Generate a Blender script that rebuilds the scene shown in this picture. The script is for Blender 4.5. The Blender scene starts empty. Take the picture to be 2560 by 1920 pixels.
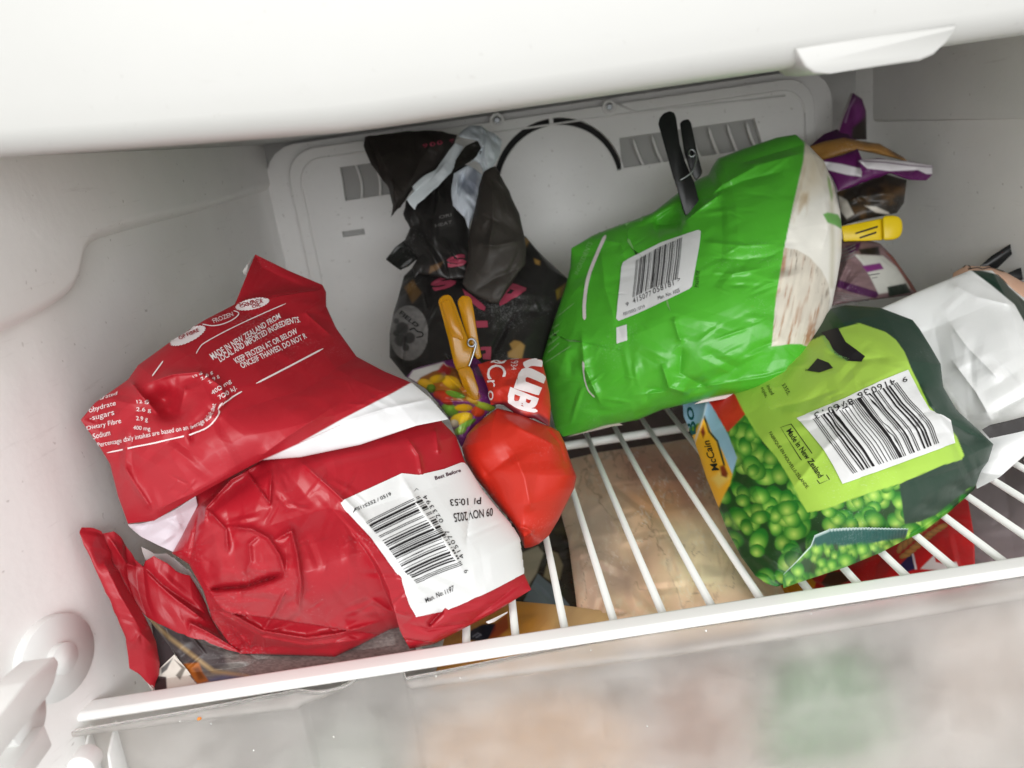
import bpy, bmesh, math, random
import numpy as np
from mathutils import Vector, Euler
from mathutils.bvhtree import BVHTree

scene = bpy.context.scene
COL = scene.collection

# ------------------------------------------------------------------ camera
W, H, F = 2560.0, 1920.0, 1935.1
CAM = np.array([0.0117, -0.3376, 0.2311])
EUL = (1.27345532, 0.138199252, -0.0564165089)
cam_d = bpy.data.cameras.new('camera')
cam_d.sensor_width = 36.0
cam_d.lens = F / W * 36.0
cam_d.clip_start = 0.01
cam_d.clip_end = 50
cam_d.dof.use_dof = True
cam_d.dof.focus_distance = 0.43
cam_d.dof.aperture_fstop = 9.0
cam = bpy.data.objects.new('camera', cam_d)
cam.location = CAM
cam.rotation_euler = EUL
COL.objects.link(cam)
scene.camera = cam
RM = np.array(Euler(EUL, 'XYZ').to_matrix())

# ------------------------------------------------------------------ light: a kitchen lit from behind and above the camera
world = bpy.data.worlds.new('World')
scene.world = world
world.use_nodes = True
bg = world.node_tree.nodes['Background']
bg.inputs['Color'].default_value = (1.0, 0.985, 0.96, 1)
bg.inputs['Strength'].default_value = 0.66


def lamp(name, loc, target, size, power, color):
    d = bpy.data.lights.new(name, 'AREA')
    d.shape = 'RECTANGLE'
    d.size, d.size_y = size
    d.energy = power
    d.color = color
    o = bpy.data.objects.new(name, d)
    o.location = loc
    o.rotation_euler = (Vector(target) - Vector(loc)).to_track_quat('-Z', 'Y').to_euler()
    COL.objects.link(o)
    return o


lamp('kitchen_ceiling_light', (-0.25, -0.95, 1.45), (0.1, 0.12, 0.05), (0.8, 0.5), 9.0, (1.0, 0.975, 0.94))
lamp('frontal_fill_light', (0.15, -1.9, 0.58), (0.1, 0.3, 0.12), (2.0, 0.9), 31.0, (0.97, 0.985, 1.0))  # added frontal fill, widened to brighten the interior walls

scene.view_settings.view_transform = 'Standard'
scene.view_settings.look = 'None'
scene.view_settings.exposure = 0.20
scene.view_settings.gamma = 1.0
scene.render.engine = 'CYCLES'
scene.cycles.diffuse_bounces = 7
scene.cycles.max_bounces = 14

# ------------------------------------------------------------------ picture measuring
CROP = {'A': (150, 580, 2.766), 'B': (150, 1150, 2.766), 'C': (750, 900, 2.37), 'D': (880, 280, 3.318),
        'E': (900, 700, 3.318), 'F': (1350, 260, 1.975), 'G': (1900, 200, 2.765), 'H': (1680, 780, 2.3045),
        'I': (0, 1400, 2.458), 'J': (800, 1400, 2.458), 'K': (1700, 1300, 2.572), 'L': (0, 250, 2.458),
        'M': (650, 200, 2.369), 'N': (1300, 80, 1.7556), 'O': (1200, 1000, 2.765), 'S': (0, 0, 1.0)}


def q(crop, *pts):
    x0, y0, s = CROP[crop]
    return [(x0 + p[0] / s, y0 + p[1] / s) + tuple(p[2:]) for p in pts]


def rays(px, py):
    px = np.asarray(px, float); py = np.asarray(py, float)
    v = np.stack([(px - W / 2) / F, -(py - H / 2) / F, -np.ones_like(px)], -1)
    return v @ RM.T


def P(px, py, z):
    return CAM + rays(px, py) * np.asarray(z, float)[..., None]


def project(X):
    c = (np.asarray(X) - CAM) @ RM
    return W / 2 + F * c[..., 0] / -c[..., 2], H / 2 - F * c[..., 1] / -c[..., 2], -c[..., 2]


def on_plane(px, py, n, d):
    w = rays(px, py); n = np.array(n, float)
    return CAM + w * ((d - n @ CAM) / (w @ n))[..., None]


def room(px, py, floor=0.0):
    """depth along the view at which a pixel's ray meets shelf, side wall or back wall"""
    w = rays(px, py)
    out = np.full(w.shape[:-1], 9.0)
    for n, d in (((1, -0.0452, 0), -0.200), ((1, 0.0405, 0), 0.410), ((0, 1, 0), 0.405), ((0, 0, 1), floor)):
        n = np.array(n, float)
        den = w @ n
        t = (d - n @ CAM) / np.where(np.abs(den) < 1e-9, 1e-9, den)
        out = np.where((t > 0.02) & (t < out), t, out)
    return out


# ------------------------------------------------------------------ numpy tools
def lin(c):
    c = np.asarray(c, float)
    if c.max() > 1.5:
        c = c / 255.0
    return np.where(c <= 0.04045, c / 12.92, ((c + 0.055) / 1.055) ** 2.4)


def sdf(px, py, poly):
    poly = np.asarray([p[:2] for p in poly], float)
    d = np.full(px.shape, 1e9); ins = np.zeros(px.shape, bool)
    n = len(poly)
    for i in range(n):
        a, b = poly[i], poly[(i + 1) % n]
        e = b - a
        wx, wy = px - a[0], py - a[1]
        t = np.clip((wx * e[0] + wy * e[1]) / (e @ e + 1e-9), 0, 1)
        d = np.minimum(d, np.hypot(wx - t * e[0], wy - t * e[1]))
        if a[1] != b[1]:
            cond = (a[1] > py) != (b[1] > py)
            ins ^= cond & (px < (b[0] - a[0]) * (py - a[1]) / (b[1] - a[1]) + a[0])
    return np.where(ins, -d, d)


def segd(px, py, line):
    """distance to a polyline and the fraction along it"""
    line = np.asarray([p[:2] for p in line], float)
    L = np.r_[0, np.cumsum(np.hypot(*np.diff(line, axis=0).T))]
    best = np.full(px.shape, 1e9); fr = np.zeros(px.shape)
    for i in range(len(line) - 1):
        a, b = line[i], line[i + 1]
        e = b - a
        t = np.clip(((px - a[0]) * e[0] + (py - a[1]) * e[1]) / (e @ e + 1e-9), 0, 1)
        d = np.hypot(px - a[0] - t * e[0], py - a[1] - t * e[1])
        m = d < best
        best = np.where(m, d, best)
        fr = np.where(m, (L[i] + t * (L[i + 1] - L[i])) / L[-1], fr)
    return best, fr


def smooth_line(pts, k=6):
    pts = np.asarray(pts, float)
    if len(pts) < 3:
        return pts
    out = []
    for i in range(len(pts) - 1):
        p0 = pts[max(i - 1, 0)]; p1 = pts[i]; p2 = pts[i + 1]; p3 = pts[min(i + 2, len(pts) - 1)]
        for t in np.arange(k) / k:
            out.append(0.5 * (2 * p1 + (p2 - p0) * t + (2 * p0 - 5 * p1 + 4 * p2 - p3) * t * t + (3 * p1 - p0 - 3 * p2 + p3) * t ** 3))
    out.append(pts[-1])
    return np.array(out)


def noise2(x, y, seed=0):
    r = np.random.RandomState(seed).rand(64, 64)
    xi = np.floor(x).astype(int); yi = np.floor(y).astype(int)
    fx = x - xi; fy = y - yi
    fx = fx * fx * (3 - 2 * fx); fy = fy * fy * (3 - 2 * fy)
    g = lambda a, b: r[a % 64, b % 64]
    return (g(xi, yi) * (1 - fx) + g(xi + 1, yi) * fx) * (1 - fy) + (g(xi, yi + 1) * (1 - fx) + g(xi + 1, yi + 1) * fx) * fy


def fbm(x, y, seed=0, n=4):
    s = 0; a = 0.5
    for i in range(n):
        s = s + a * noise2(x, y, seed + i); x = x * 2.03; y = y * 2.03; a *= 0.5
    return s / (1 - 0.5 ** n)


def mixc(col, c, m):
    return col * (1 - m[..., None]) + lin(c) * m[..., None]


def cover(px, py, poly, soft=2.0):
    return np.clip(0.5 - sdf(px, py, poly) / soft, 0, 1)


# ------------------------------------------------------------------ objects
def link(name, me, parent=None, mat=None):
    o = bpy.data.objects.new(name, me)
    COL.objects.link(o)
    if mat is not None and me is not None and not me.materials:
        me.materials.append(mat)
    if parent is not None:
        o.parent = parent
        o.matrix_parent_inverse = parent.matrix_world.inverted()
    return o


def thing(name, label, cat, loc=(0, 0, 0), group=None):
    o = bpy.data.objects.new(name, None)
    o.empty_display_size = 0.01
    COL.objects.link(o)
    o.location = [float(v) for v in loc]
    bpy.context.view_layer.update()
    tag(o, label, cat, group)
    return o


def tag(o, label, cat, group=None):
    o['label'] = label; o['category'] = cat
    if group:
        o['group'] = group
    return o


def struct(o):
    o['kind'] = 'structure'
    return o


def mesh(name, verts, faces, smooth=True):
    me = bpy.data.meshes.new(name)
    verts = np.asarray(verts, float)
    if isinstance(faces, np.ndarray) and faces.ndim == 2:
        n, k = faces.shape
        me.vertices.add(len(verts)); me.vertices.foreach_set('co', verts.astype(np.float32).ravel())
        me.loops.add(n * k); me.loops.foreach_set('vertex_index', faces.astype(np.int32).ravel())
        me.polygons.add(n)
        me.polygons.foreach_set('loop_start', (np.arange(n) * k).astype(np.int32))
        me.update(calc_edges=True)
    else:
        me.from_pydata([tuple(v) for v in verts], [], [tuple(f) for f in faces])
    me.polygons.foreach_set('use_smooth', np.full(len(me.polygons), smooth))
    me.update()
    return me


# ------------------------------------------------------------------ materials
def mat(name, color=None, rough=0.4, attr=False, bump=0.0, bscale=300.0, spec=0.5, metal=0.0, trans=0.0, ior=1.45, mottling=0.0, mscale=20.0, coat=0.0, sss=0.0, wrinkle=0.0, wscale=45.0, dust=0.0, scuff=0.0):
    m = bpy.data.materials.new(name)
    m.use_nodes = True
    nt = m.node_tree
    b = nt.nodes['Principled BSDF']
    b.inputs['Roughness'].default_value = rough
    b.inputs['Metallic'].default_value = metal
    b.inputs['Specular IOR Level'].default_value = spec
    b.inputs['Transmission Weight'].default_value = trans
    b.inputs['IOR'].default_value = ior
    b.inputs['Coat Weight'].default_value = coat
    b.inputs['Coat Roughness'].default_value = 0.12
    if sss:
        b.inputs['Subsurface Weight'].default_value = sss
        b.inputs['Subsurface Radius'].default_value = (0.01, 0.006, 0.003)
    tc = nt.nodes.new('ShaderNodeTexCoord')
    if attr:
        a = nt.nodes.new('ShaderNodeAttribute'); a.attribute_name = 'print'
        src = a.outputs['Color']
    else:
        r = nt.nodes.new('ShaderNodeRGB'); r.outputs[0].default_value = tuple(lin(color)) + (1,)
        src = r.outputs[0]
    if mottling:
        n = nt.nodes.new('ShaderNodeTexNoise'); n.inputs['Scale'].default_value = mscale; n.inputs['Detail'].default_value = 6
        n.inputs['Roughness'].default_value = 0.65
        mr = nt.nodes.new('ShaderNodeMapRange'); mr.inputs[1].default_value = 0.3; mr.inputs[2].default_value = 0.75
        mr.inputs[3].default_value = 1 - mottling; mr.inputs[4].default_value = 1.0
        mx = nt.nodes.new('ShaderNodeMix'); mx.data_type = 'RGBA'; mx.blend_type = 'MULTIPLY'; mx.inputs[0].default_value = 1
        nt.links.new(tc.outputs['Object'], n.inputs['Vector']); nt.links.new(n.outputs[0], mr.inputs[0])
        nt.links.new(src, mx.inputs[6]); nt.links.new(mr.outputs[0], mx.inputs[7]); src = mx.outputs[2]
    if dust:          # loose frost on the film
        n = nt.nodes.new('ShaderNodeTexNoise'); n.inputs['Scale'].default_value = 900; n.inputs['Detail'].default_value = 2
        n2 = nt.nodes.new('ShaderNodeTexNoise'); n2.inputs['Scale'].default_value = 18; n2.inputs['Detail'].default_value = 3
        ml = nt.nodes.new('ShaderNodeMath'); ml.operation = 'MULTIPLY'
        mr = nt.nodes.new('ShaderNodeMapRange'); mr.inputs[1].default_value = 0.36; mr.inputs[2].default_value = 0.46; mr.inputs[3].default_value = 0.0; mr.inputs[4].default_value = dust
        mx = nt.nodes.new('ShaderNodeMix'); mx.data_type = 'RGBA'; mx.inputs[7].default_value = (0.85, 0.86, 0.88, 1)
        nt.links.new(tc.outputs['Object'], n.inputs['Vector']); nt.links.new(tc.outputs['Object'], n2.inputs['Vector'])
        nt.links.new(n.outputs[0], ml.inputs[0]); nt.links.new(n2.outputs[0], ml.inputs[1]); nt.links.new(ml.outputs[0], mr.inputs[0])
        nt.links.new(mr.outputs[0], mx.inputs[0]); nt.links.new(src, mx.inputs[6]); src = mx.outputs[2]
    if scuff:         # rubbed marks and specks of dirt on the liner
        mp = nt.nodes.new('ShaderNodeMapping'); mp.inputs['Scale'].default_value = (40, 9, 120); mp.inputs['Rotation'].default_value = (0.2, 0.1, 0.3)
        n = nt.nodes.new('ShaderNodeTexNoise'); n.inputs['Scale'].default_value = 1.6; n.inputs['Detail'].default_value = 8; n.inputs['Roughness'].default_value = 0.75
        mr = nt.nodes.new('ShaderNodeMapRange'); mr.inputs[1].default_value = 0.60; mr.inputs[2].default_value = 0.80; mr.inputs[3].default_value = 0.0; mr.inputs[4].default_value = scuff
        n3 = nt.nodes.new('ShaderNodeTexNoise'); n3.inputs['Scale'].default_value = 260; n3.inputs['Detail'].default_value = 1
        mr3 = nt.nodes.new('ShaderNodeMapRange'); mr3.inputs[1].default_value = 0.74; mr3.inputs[2].default_value = 0.80; mr3.inputs[3].default_value = 0.0; mr3.inputs[4].default_value = scuff * 1.3
        ad = nt.nodes.new('ShaderNodeMath'); ad.operation = 'ADD'; ad.use_clamp = True
        mx = nt.nodes.new('ShaderNodeMix'); mx.data_type = 'RGBA'; mx.inputs[7].default_value = (0.23, 0.20, 0.17, 1)
        nt.links.new(tc.outputs['Object'], mp.inputs[0]); nt.links.new(mp.outputs[0], n.inputs['Vector']); nt.links.new(n.outputs[0], mr.inputs[0])
        nt.links.new(tc.outputs['Object'], n3.inputs['Vector']); nt.links.new(n3.outputs[0], mr3.inputs[0])
        nt.links.new(mr.outputs[0], ad.inputs[0]); nt.links.new(mr3.outputs[0], ad.inputs[1])
        nt.links.new(ad.outputs[0], mx.inputs[0]); nt.links.new(src, mx.inputs[6]); src = mx.outputs[2]
    nt.links.new(src, b.inputs['Base Color'])
    if bump:
        n = nt.nodes.new('ShaderNodeTexNoise'); n.inputs['Scale'].default_value = bscale; n.inputs['Detail'].default_value = 4
        bp = nt.nodes.new('ShaderNodeBump'); bp.inputs['Strength'].default_value = bump; bp.inputs['Distance'].default_value = 0.001
        nt.links.new(tc.outputs['Object'], n.inputs['Vector']); nt.links.new(n.outputs[0], bp.inputs['Height'])
        nt.links.new(bp.outputs[0], b.inputs['Normal'])
        if wrinkle:   # fine crinkles of thin film
            w = nt.nodes.new('ShaderNodeTexNoise'); w.noise_type = 'RIDGED_MULTIFRACTAL'; w.normalize = True
            w.inputs['Scale'].default_value = wscale; w.inputs['Detail'].default_value = 4; w.inputs['Roughness'].default_value = 0.45; w.inputs['Distortion'].default_value = 0.6
            b2 = nt.nodes.new('ShaderNodeBump'); b2.inputs['Strength'].default_value = wrinkle; b2.inputs['Distance'].default_value = 0.003
            nt.links.new(tc.outputs['Object'], w.inputs['Vector']); nt.links.new(w.outputs[0], b2.inputs['Height'])
            nt.links.new(b2.outputs[0], bp.inputs['Normal'])
    return m


M = {}
M['liner'] = mat('liner_plastic', (241, 240, 238), 0.40, bump=0.14, bscale=190, mottling=0.07, mscale=14, scuff=0.30)
M['white'] = mat('white_plastic', (236, 236, 234), 0.35, bump=0.05, bscale=60, mottling=0.04, mscale=9)
M['fascia'] = mat('front_edge_plastic', (190, 190, 187), 0.38, bump=0.05, bscale=60, mottling=0.05, mscale=7, scuff=0.10)
M['rod'] = mat('white_coated_wire', (224, 226, 222), 0.4, bump=0.06, bscale=400)
M['dark'] = mat('dark_shade_and_print', (28, 27, 27), 0.7)
M['steel'] = mat('spring_steel', (150, 153, 156), 0.28, metal=1.0)
M['film'] = mat('printed_film', rough=0.40, attr=True, bump=0.10, bscale=260, spec=0.5, wrinkle=0.5, wscale=36, dust=0.10)
M['film_gloss'] = mat('glossy_printed_film', rough=0.31, attr=True, bump=0.09, bscale=220, spec=0.55, wrinkle=0.55, wscale=32, dust=0.10)
M['film_matte'] = mat('matte_printed_film', rough=0.55, attr=True, bump=0.12, bscale=300, spec=0.35, wrinkle=0.5, wscale=50)
M['film_soft'] = mat('smooth_printed_film', rough=0.38, attr=True, bump=0.08, bscale=240, spec=0.5, wrinkle=0.18, wscale=26, dust=0.05)
M['cling'] = mat('clear_wrapped_food', rough=0.22, attr=True, bump=0.15, bscale=90, spec=0.6, wrinkle=0.9, wscale=26)
M['sticker'] = mat('white_sticker_paper', (222, 223, 223), 0.5, bump=0.04, bscale=400)
M['ink'] = mat('black_ink', (26, 23, 26), 0.5)
M['ink_maroon'] = mat('maroon_ink', (60, 18, 40), 0.5)
M['ink_white'] = mat('white_ink', (232, 222, 222), 0.45)
M['ink_pale'] = mat('pale_pink_ink', (222, 196, 196), 0.45)
M['ink_pink'] = mat('pink_ink', (158, 64, 84), 0.45)
M['ink_grey'] = mat('grey_ink', (120, 118, 116), 0.5)
M['ink_teal'] = mat('teal_ink', (22, 84, 88), 0.45)
M['ink_red'] = mat('red_ink', (150, 26, 36), 0.45)
M['ink_lime'] = mat('light_green_ink', (140, 196, 120), 0.45)


# ------------------------------------------------------------------ film sheets
def edge(pts, n):
    """resample a boundary (x, y[, z]) by length; missing z filled by length"""
    pts = [tuple(p) for p in pts]
    xy = np.array([p[:2] for p in pts], float)
    L = np.r_[0, np.cumsum(np.hypot(*np.diff(xy, axis=0).T))]
    k = [i for i, p in enumerate(pts) if len(p) > 2 and p[2] is not None]
    z = np.interp(L, L[k], [pts[i][2] for i in k]) if k else np.zeros(len(pts))
    t = np.linspace(0, L[-1], n)
    return np.stack([np.interp(t, L, xy[:, 0]), np.interp(t, L, xy[:, 1]), np.interp(t, L, z)], -1)


def rough_edge(pts, n, amp, rng, step=7):
    """a torn edge: jitter between traced points"""
    e = edge(pts, n)
    m = max(4, int(n / step))
    j = rng.randn(m, 2) * amp
    j[0] = j[-1] = 0
    t = np.linspace(0, m - 1, n)
    for k in (0, 1):
        e[:, k] += np.interp(t, np.arange(m), j[:, k])
    return e


class Sheet:
    pass


def relief(px, py, feats):
    dz = np.zeros(px.shape)
    for f in feats:
        if f[0] == 'bump':
            _, x, y, rx, ry, ang, amp = f
            a = math.radians(ang)
            u = ((px - x) * math.cos(a) + (py - y) * math.sin(a)) / rx
            v = (-(px - x) * math.sin(a) + (py - y) * math.cos(a)) / ry
            dz += amp * np.exp(-(u * u + v * v))
        elif f[0] == 'crease':
            _, line, amp, wd = f
            d, t = segd(px, py, line)
            dz += amp * np.exp(-d / wd) * np.clip(np.minimum(t, 1 - t) * 6 + 0.15, 0, 1)
        elif f[0] == 'step':          # one side of a line lies amp nearer, over width wd
            _, line, amp, wd = f
            (x0, y0), (x1, y1) = line[0][:2], line[-1][:2]
            d, t = segd(px, py, line)
            s = np.sign((x1 - x0) * (py - y0) - (y1 - y0) * (px - x0))
            dz += amp * (0.5 + 0.5 * np.tanh(s * d / wd))
    return dz


def crumple(px, py, n, amp, size, seed, ang=None, spread=90, box=None):
    rng = np.random.RandomState(seed)
    x0, x1, y0, y1 = box or (px.min(), px.max(), py.min(), py.max())
    dz = np.zeros(px.shape)
    for _ in range(n):
        x = rng.uniform(x0, x1); y = rng.uniform(y0, y1)
        a = math.radians((ang if ang is not None else 0) + rng.uniform(-spread, spread))
        L = size * rng.uniform(0.5, 1.6); w = L * rng.uniform(0.12, 0.4)
        u = ((px - x) * math.cos(a) + (py - y) * math.sin(a)) / L
        v = np.abs((-(px - x) * math.sin(a) + (py - y) * math.cos(a)) / w)
        k = np.clip(1 - np.sqrt(v * v + 0.004), 0, 1) * np.clip(1 - u * u, 0, 1) ** 1.5
        dz += amp * rng.uniform(-1, 1) * k * (L / size)
    return dz


def sheet(name, parent, top, right, bottom, left, bulge=0.0, back=0.01, feats=(), crum=None, paint=None, material='film',
          step=2.6, tear=0.0, seed=1, power=0.5, floor=0.0, flat=False, backcol=None, clamp=True, lip=0.0):
    """Film bag face: Coons patch between four traced edges, lifted by relief, closed by a back face with real thickness.
    top: TL->TR, right: TR->BR, bottom: BL->BR, left: TL->BL."""
    rng = np.random.RandomState(seed)
    ln = lambda e: np.hypot(*np.diff(np.array([p[:2] for p in e], float), axis=0).T).sum()
    nu = max(9, int(max(ln(top), ln(bottom)) / step / 4) * 4 + 1)
    nv = max(9, int(max(ln(left), ln(right)) / step / 4) * 4 + 1)
    if tear:
        T, B_ = rough_edge(top, nu, tear, rng), rough_edge(bottom, nu, tear, rng)
        Lf, Rt = rough_edge(left, nv, tear, rng), rough_edge(right, nv, tear, rng)
    else:
        T, B_, Lf, Rt = edge(top, nu), edge(bottom, nu), edge(left, nv), edge(right, nv)
    s = np.linspace(0, 1, nu)[None, :, None]; t = np.linspace(0, 1, nv)[:, None, None]
    c00, c10, c01, c11 = (T[0] + Lf[0]) / 2, (T[-1] + Rt[0]) / 2, (B_[0] + Lf[-1]) / 2, (B_[-1] + Rt[-1]) / 2
    G = (1 - t) * T[None] + t * B_[None] + (1 - s) * Lf[:, None] + s * Rt[:, None] \
        - ((1 - s) * (1 - t) * c00 + s * (1 - t) * c10 + (1 - s) * t * c01 + s * t * c11)
    px, py, z = G[..., 0], G[..., 1], G[..., 2]
    S = np.broadcast_to(s[..., 0], px.shape); Tt = np.broadcast_to(t[..., 0], px.shape)
    env = np.clip(16 * S * (1 - S) * Tt * (1 - Tt), 0, 1)
    edgew = np.clip(np.minimum(np.minimum(S, 1 - S) * nu, np.minimum(Tt, 1 - Tt) * nv) * step / 30.0, 0, 1)
    lift = bulge * env ** power
    rel = relief(px, py, feats)
    if crum:
        for cr in (crum if isinstance(crum, list) else [crum]):
            rel = rel + crumple(px, py, **cr)
    zf = z - lift - rel * (0.25 + 0.75 * edgew)
    lim = room(px, py, floor) - 0.0015
    if clamp:
        zf = np.minimum(zf, lim)
    st = 1 if flat else 4
    if flat:
        zb = zf + back
    else:
        zb = z + back * env ** 0.45 + 0.0004
        if clamp:
            zb = np.minimum(zb, lim + 0.0008)
        zb = np.maximum(zb, zf + 0.0003)
    V = P(px, py, zf).reshape(-1, 3)
    idx = np.arange(nu * nv).reshape(nv, nu)
    fq = np.stack([idx[:-1, :-1], idx[1:, :-1], idx[1:, 1:], idx[:-1, 1:]], -1).reshape(-1, 4)
    bi = idx[::st, ::st]
    Vb = P(px[::st, ::st], py[::st, ::st], zb[::st, ::st])
    bn, bm = bi.shape
    jdx = (np.arange(bn * bm) + len(V)).reshape(bn, bm)
    bq = np.stack([jdx[:-1, :-1], jdx[:-1, 1:], jdx[1:, 1:], jdx[1:, :-1]], -1).reshape(-1, 4)
    # rim that joins the two faces
    ring = lambda a: np.r_[a[0, :], a[1:, -1], a[-1, -2::-1], a[-2:0:-1, 0]]
    ro, ri = ring(bi), ring(jdx)
    rq = np.stack([ro, np.roll(ro, -1), np.roll(ri, -1), ri], -1)
    Vall = np.concatenate([V, Vb.reshape(-1, 3)])
    Fall = np.concatenate([fq, bq, rq])
    me = mesh(name, Vall, Fall)
    colr = np.ones((nv, nu, 3)) * lin((200, 200, 200))
    if paint is not None:
        colr = paint(px, py, S, Tt)
    cb = colr[::st, ::st].reshape(-1, 3) if backcol is None else np.ones((bn * bm, 3)) * lin(backcol)
    rgba = np.ones((len(Vall), 4), np.float32)
    rgba[:len(V), :3] = np.clip(colr.reshape(-1, 3), 0, 1); rgba[len(V):, :3] = np.clip(cb, 0, 1)
    at = me.color_attributes.new('print', 'FLOAT_COLOR', 'POINT')
    at.data.foreach_set('color', rgba.ravel())
    o = link(name, me, parent, M[material])
    sh = Sheet()
    sh.o = o
    tri = np.concatenate([fq[:, [0, 1, 2]], fq[:, [0, 2, 3]]])
    sh.bvh = BVHTree.FromPolygons(V.tolist(), tri.tolist(), all_triangles=True)
    return sh


def drape(sh, px, py, eps=0.0003):
    """lay picture points on a sheet's surface"""
    px = np.atleast_1d(px); py = np.atleast_1d(py)
    d = rays(px, py)
    out = np.empty(d.shape)
    o = Vector(CAM)
    last = None
    for i in range(len(d)):
        v = Vector(d[i])
        hit = sh.bvh.ray_cast(o, v.normalized())
        if hit[0] is None:
            near = sh.bvh.find_nearest(o + v * (last or 0.45))
            loc, nrm = near[0], near[1]
        else:
            loc, nrm = hit[0], hit[1]
        if nrm.dot(v) > 0:
            nrm = -nrm
        last = (loc - o).length / v.length
        out[i] = loc + nrm * eps
    return out


def quadmap(Q, a, b):
    """Q = corners BL, BR, TR, TL in picture points; a, b in 0..1"""
    Q = np.asarray([p[:2] for p in Q], float)
    a = np.asarray(a)[..., None]; b = np.asarray(b)[..., None]
    return (1 - a) * (1 - b) * Q[0] + a * (1 - b) * Q[1] + a * b * Q[2] + (1 - a) * b * Q[3]


class Decal:
    """printing or stickers laid on a sheet; every add() joins one mesh"""
    def __init__(self, sh, eps=0.0003):
        self.sh, self.eps, self.v, self.f, self.n = sh, eps, [], [], 0

    def pts(self, xy, faces):
        self.v.append(drape(self.sh, xy[:, 0], xy[:, 1], self.eps))
        self.f += [tuple(i + self.n for i in f) for f in faces]
        self.n += len(xy)

    def patch(self, Q, nu=6, nv=6, a0=0, a1=1, b0=0, b1=1):
        A, B = np.meshgrid(np.linspace(a0, a1, nu), np.linspace(b0, b1, nv))
        xy = (Q(A, B) if callable(Q) else quadmap(Q, A, B)).reshape(-1, 2)
        i = np.arange(nu * nv).reshape(nv, nu)
        f = np.stack([i[:-1, :-1], i[:-1, 1:], i[1:, 1:], i[1:, :-1]], -1).reshape(-1, 4)
        self.pts(xy, f.tolist())

    def poly(self, pts, cut=14):
        """a filled picture polygon"""
        self.tris(*fill_poly(pts), cut=cut)

    def tris(self, xy, faces, cut=14):
        bm = bmesh.new()
        vs = [bm.verts.new((p[0], p[1], 0)) for p in xy]
        for f in faces:
            try:
                bm.faces.new([vs[i] for i in f])
            except ValueError:
                pass
        bmesh.ops.triangulate(bm, faces=bm.faces[:])
        for _ in range(6):
            es = [e for e in bm.edges if e.calc_length() > cut]
            if not es:
                break
            bmesh.ops.subdivide_edges(bm, edges=es, cuts=1)
            bmesh.ops.triangulate(bm, faces=[f for f in bm.faces if len(f.verts) > 3])
        bm.verts.index_update()
        v = np.array([v.co[:2] for v in bm.verts]); f = [[w.index for w in f.verts] for f in bm.faces]
        bm.free()
        if len(v):
            self.pts(v, f)

    def line(self, pts, wd, k=5):
        p = smooth_line([x[:2] for x in pts], k)
        if len(p) == 2:
            p = np.linspace(p[0], p[1], 12)
        d = np.gradient(p, axis=0); d /= np.hypot(d[:, 0], d[:, 1])[:, None] + 1e-9
        nrm = np.stack([-d[:, 1], d[:, 0]], -1)
        taper = np.clip(np.minimum(np.arange(len(p)), np.arange(len(p))[::-1]) / 1.5 + 0.35, 0, 1)[:, None]
        xy = np.concatenate([p + nrm * wd / 2 * taper, p - nrm * wd / 2 * taper])
        n = len(p)
        self.pts(xy, [(i, i + 1, n + i + 1, n + i) for i in range(n - 1)])

    def text(self, body, Q, bold=0.0, shear=0.0, cut=20, space=1.0):
        v, f = glyphs(body, bold, shear, space)
        if callable(Q):
            xy = Q(v[:, 0], v[:, 1])
        else:
            xy = quadmap(Q, v[:, 0], v[:, 1])
        self.tris(xy, f, cut)

    def build(self, name, parent, material):
        if not self.n:
            return None
        me = mesh(name, np.concatenate(self.v), self.f)
        return link(name, me, parent, M[material])


_g = {}


def glyphs(body, bold=0.0, shear=0.0, space=1.0):
    """flat letter shapes scaled to the unit box"""
    key = (body, bold, shear, space)
    if key not in _g:
        cu = bpy.data.curves.new('t', 'FONT')
        cu.body = body; cu.resolution_u = 3; cu.offset = bold; cu.shear = shear; cu.space_character = space
        cu.space_line = 1.0
        o = bpy.data.objects.new('t', cu)
        me = bpy.data.meshes.new_from_object(o)
        v = np.array([p.co[:2] for p in me.vertices]); f = [tuple(p.vertices) for p in me.polygons]
        bpy.data.objects.remove(o); bpy.data.curves.remove(cu); bpy.data.meshes.remove(me)
        lo, hi = v.min(0), v.max(0)
        _g[key] = ((v - lo) / (hi - lo + 1e-9), f)
    return _g[key]


def fill_poly(pts):
    from mathutils.geometry import tessellate_polygon
    p = np.array([x[:2] for x in pts], float)
    return p, [tuple(t) for t in tessellate_polygon([[Vector((a, b, 0)) for a, b in p]])]


def ean13(code):
    Lc = ['0001101', '0011001', '0010011', '0111101', '0100011', '0110001', '0101111', '0111011', '0110111', '0001011']
    par = ['LLLLLL', 'LLGLGG', 'LLGGLG', 'LLGGGL', 'LGLLGG', 'LGGLLG', 'LGGGLL', 'LGLGLG', 'LGLGGL', 'LGGLGL']
    s = '101'
    for d, pch in zip(code[1:7], par[int(code[0])]):
        c = Lc[int(d)]
        s += c if pch == 'L' else ''.join('1' if k == '0' else '0' for k in c)[::-1]
    s += '01010'
    for d in code[7:]:
        s += ''.join('1' if k == '0' else '0' for k in Lc[int(d)])
    return s + '101'


def bars(dec, Q, code, nv=10, guard=0.07):
    """bars as strips; Q(a, b): a along the code, b=0 at the digits' end"""
    s = ean13(code)
    i = 0
    while i < len(s):
        if s[i] == '1':
            j = i
            while j < len(s) and s[j] == '1':
                j += 1
            long = i < 3 or i >= 92 or 45 <= i < 50
            dec.patch(Q, 2, nv, i / 95 + 0.001, j / 95 - 0.0015, -guard if long else 0.0, 1)
            i = j
        else:
            i += 1


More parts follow.
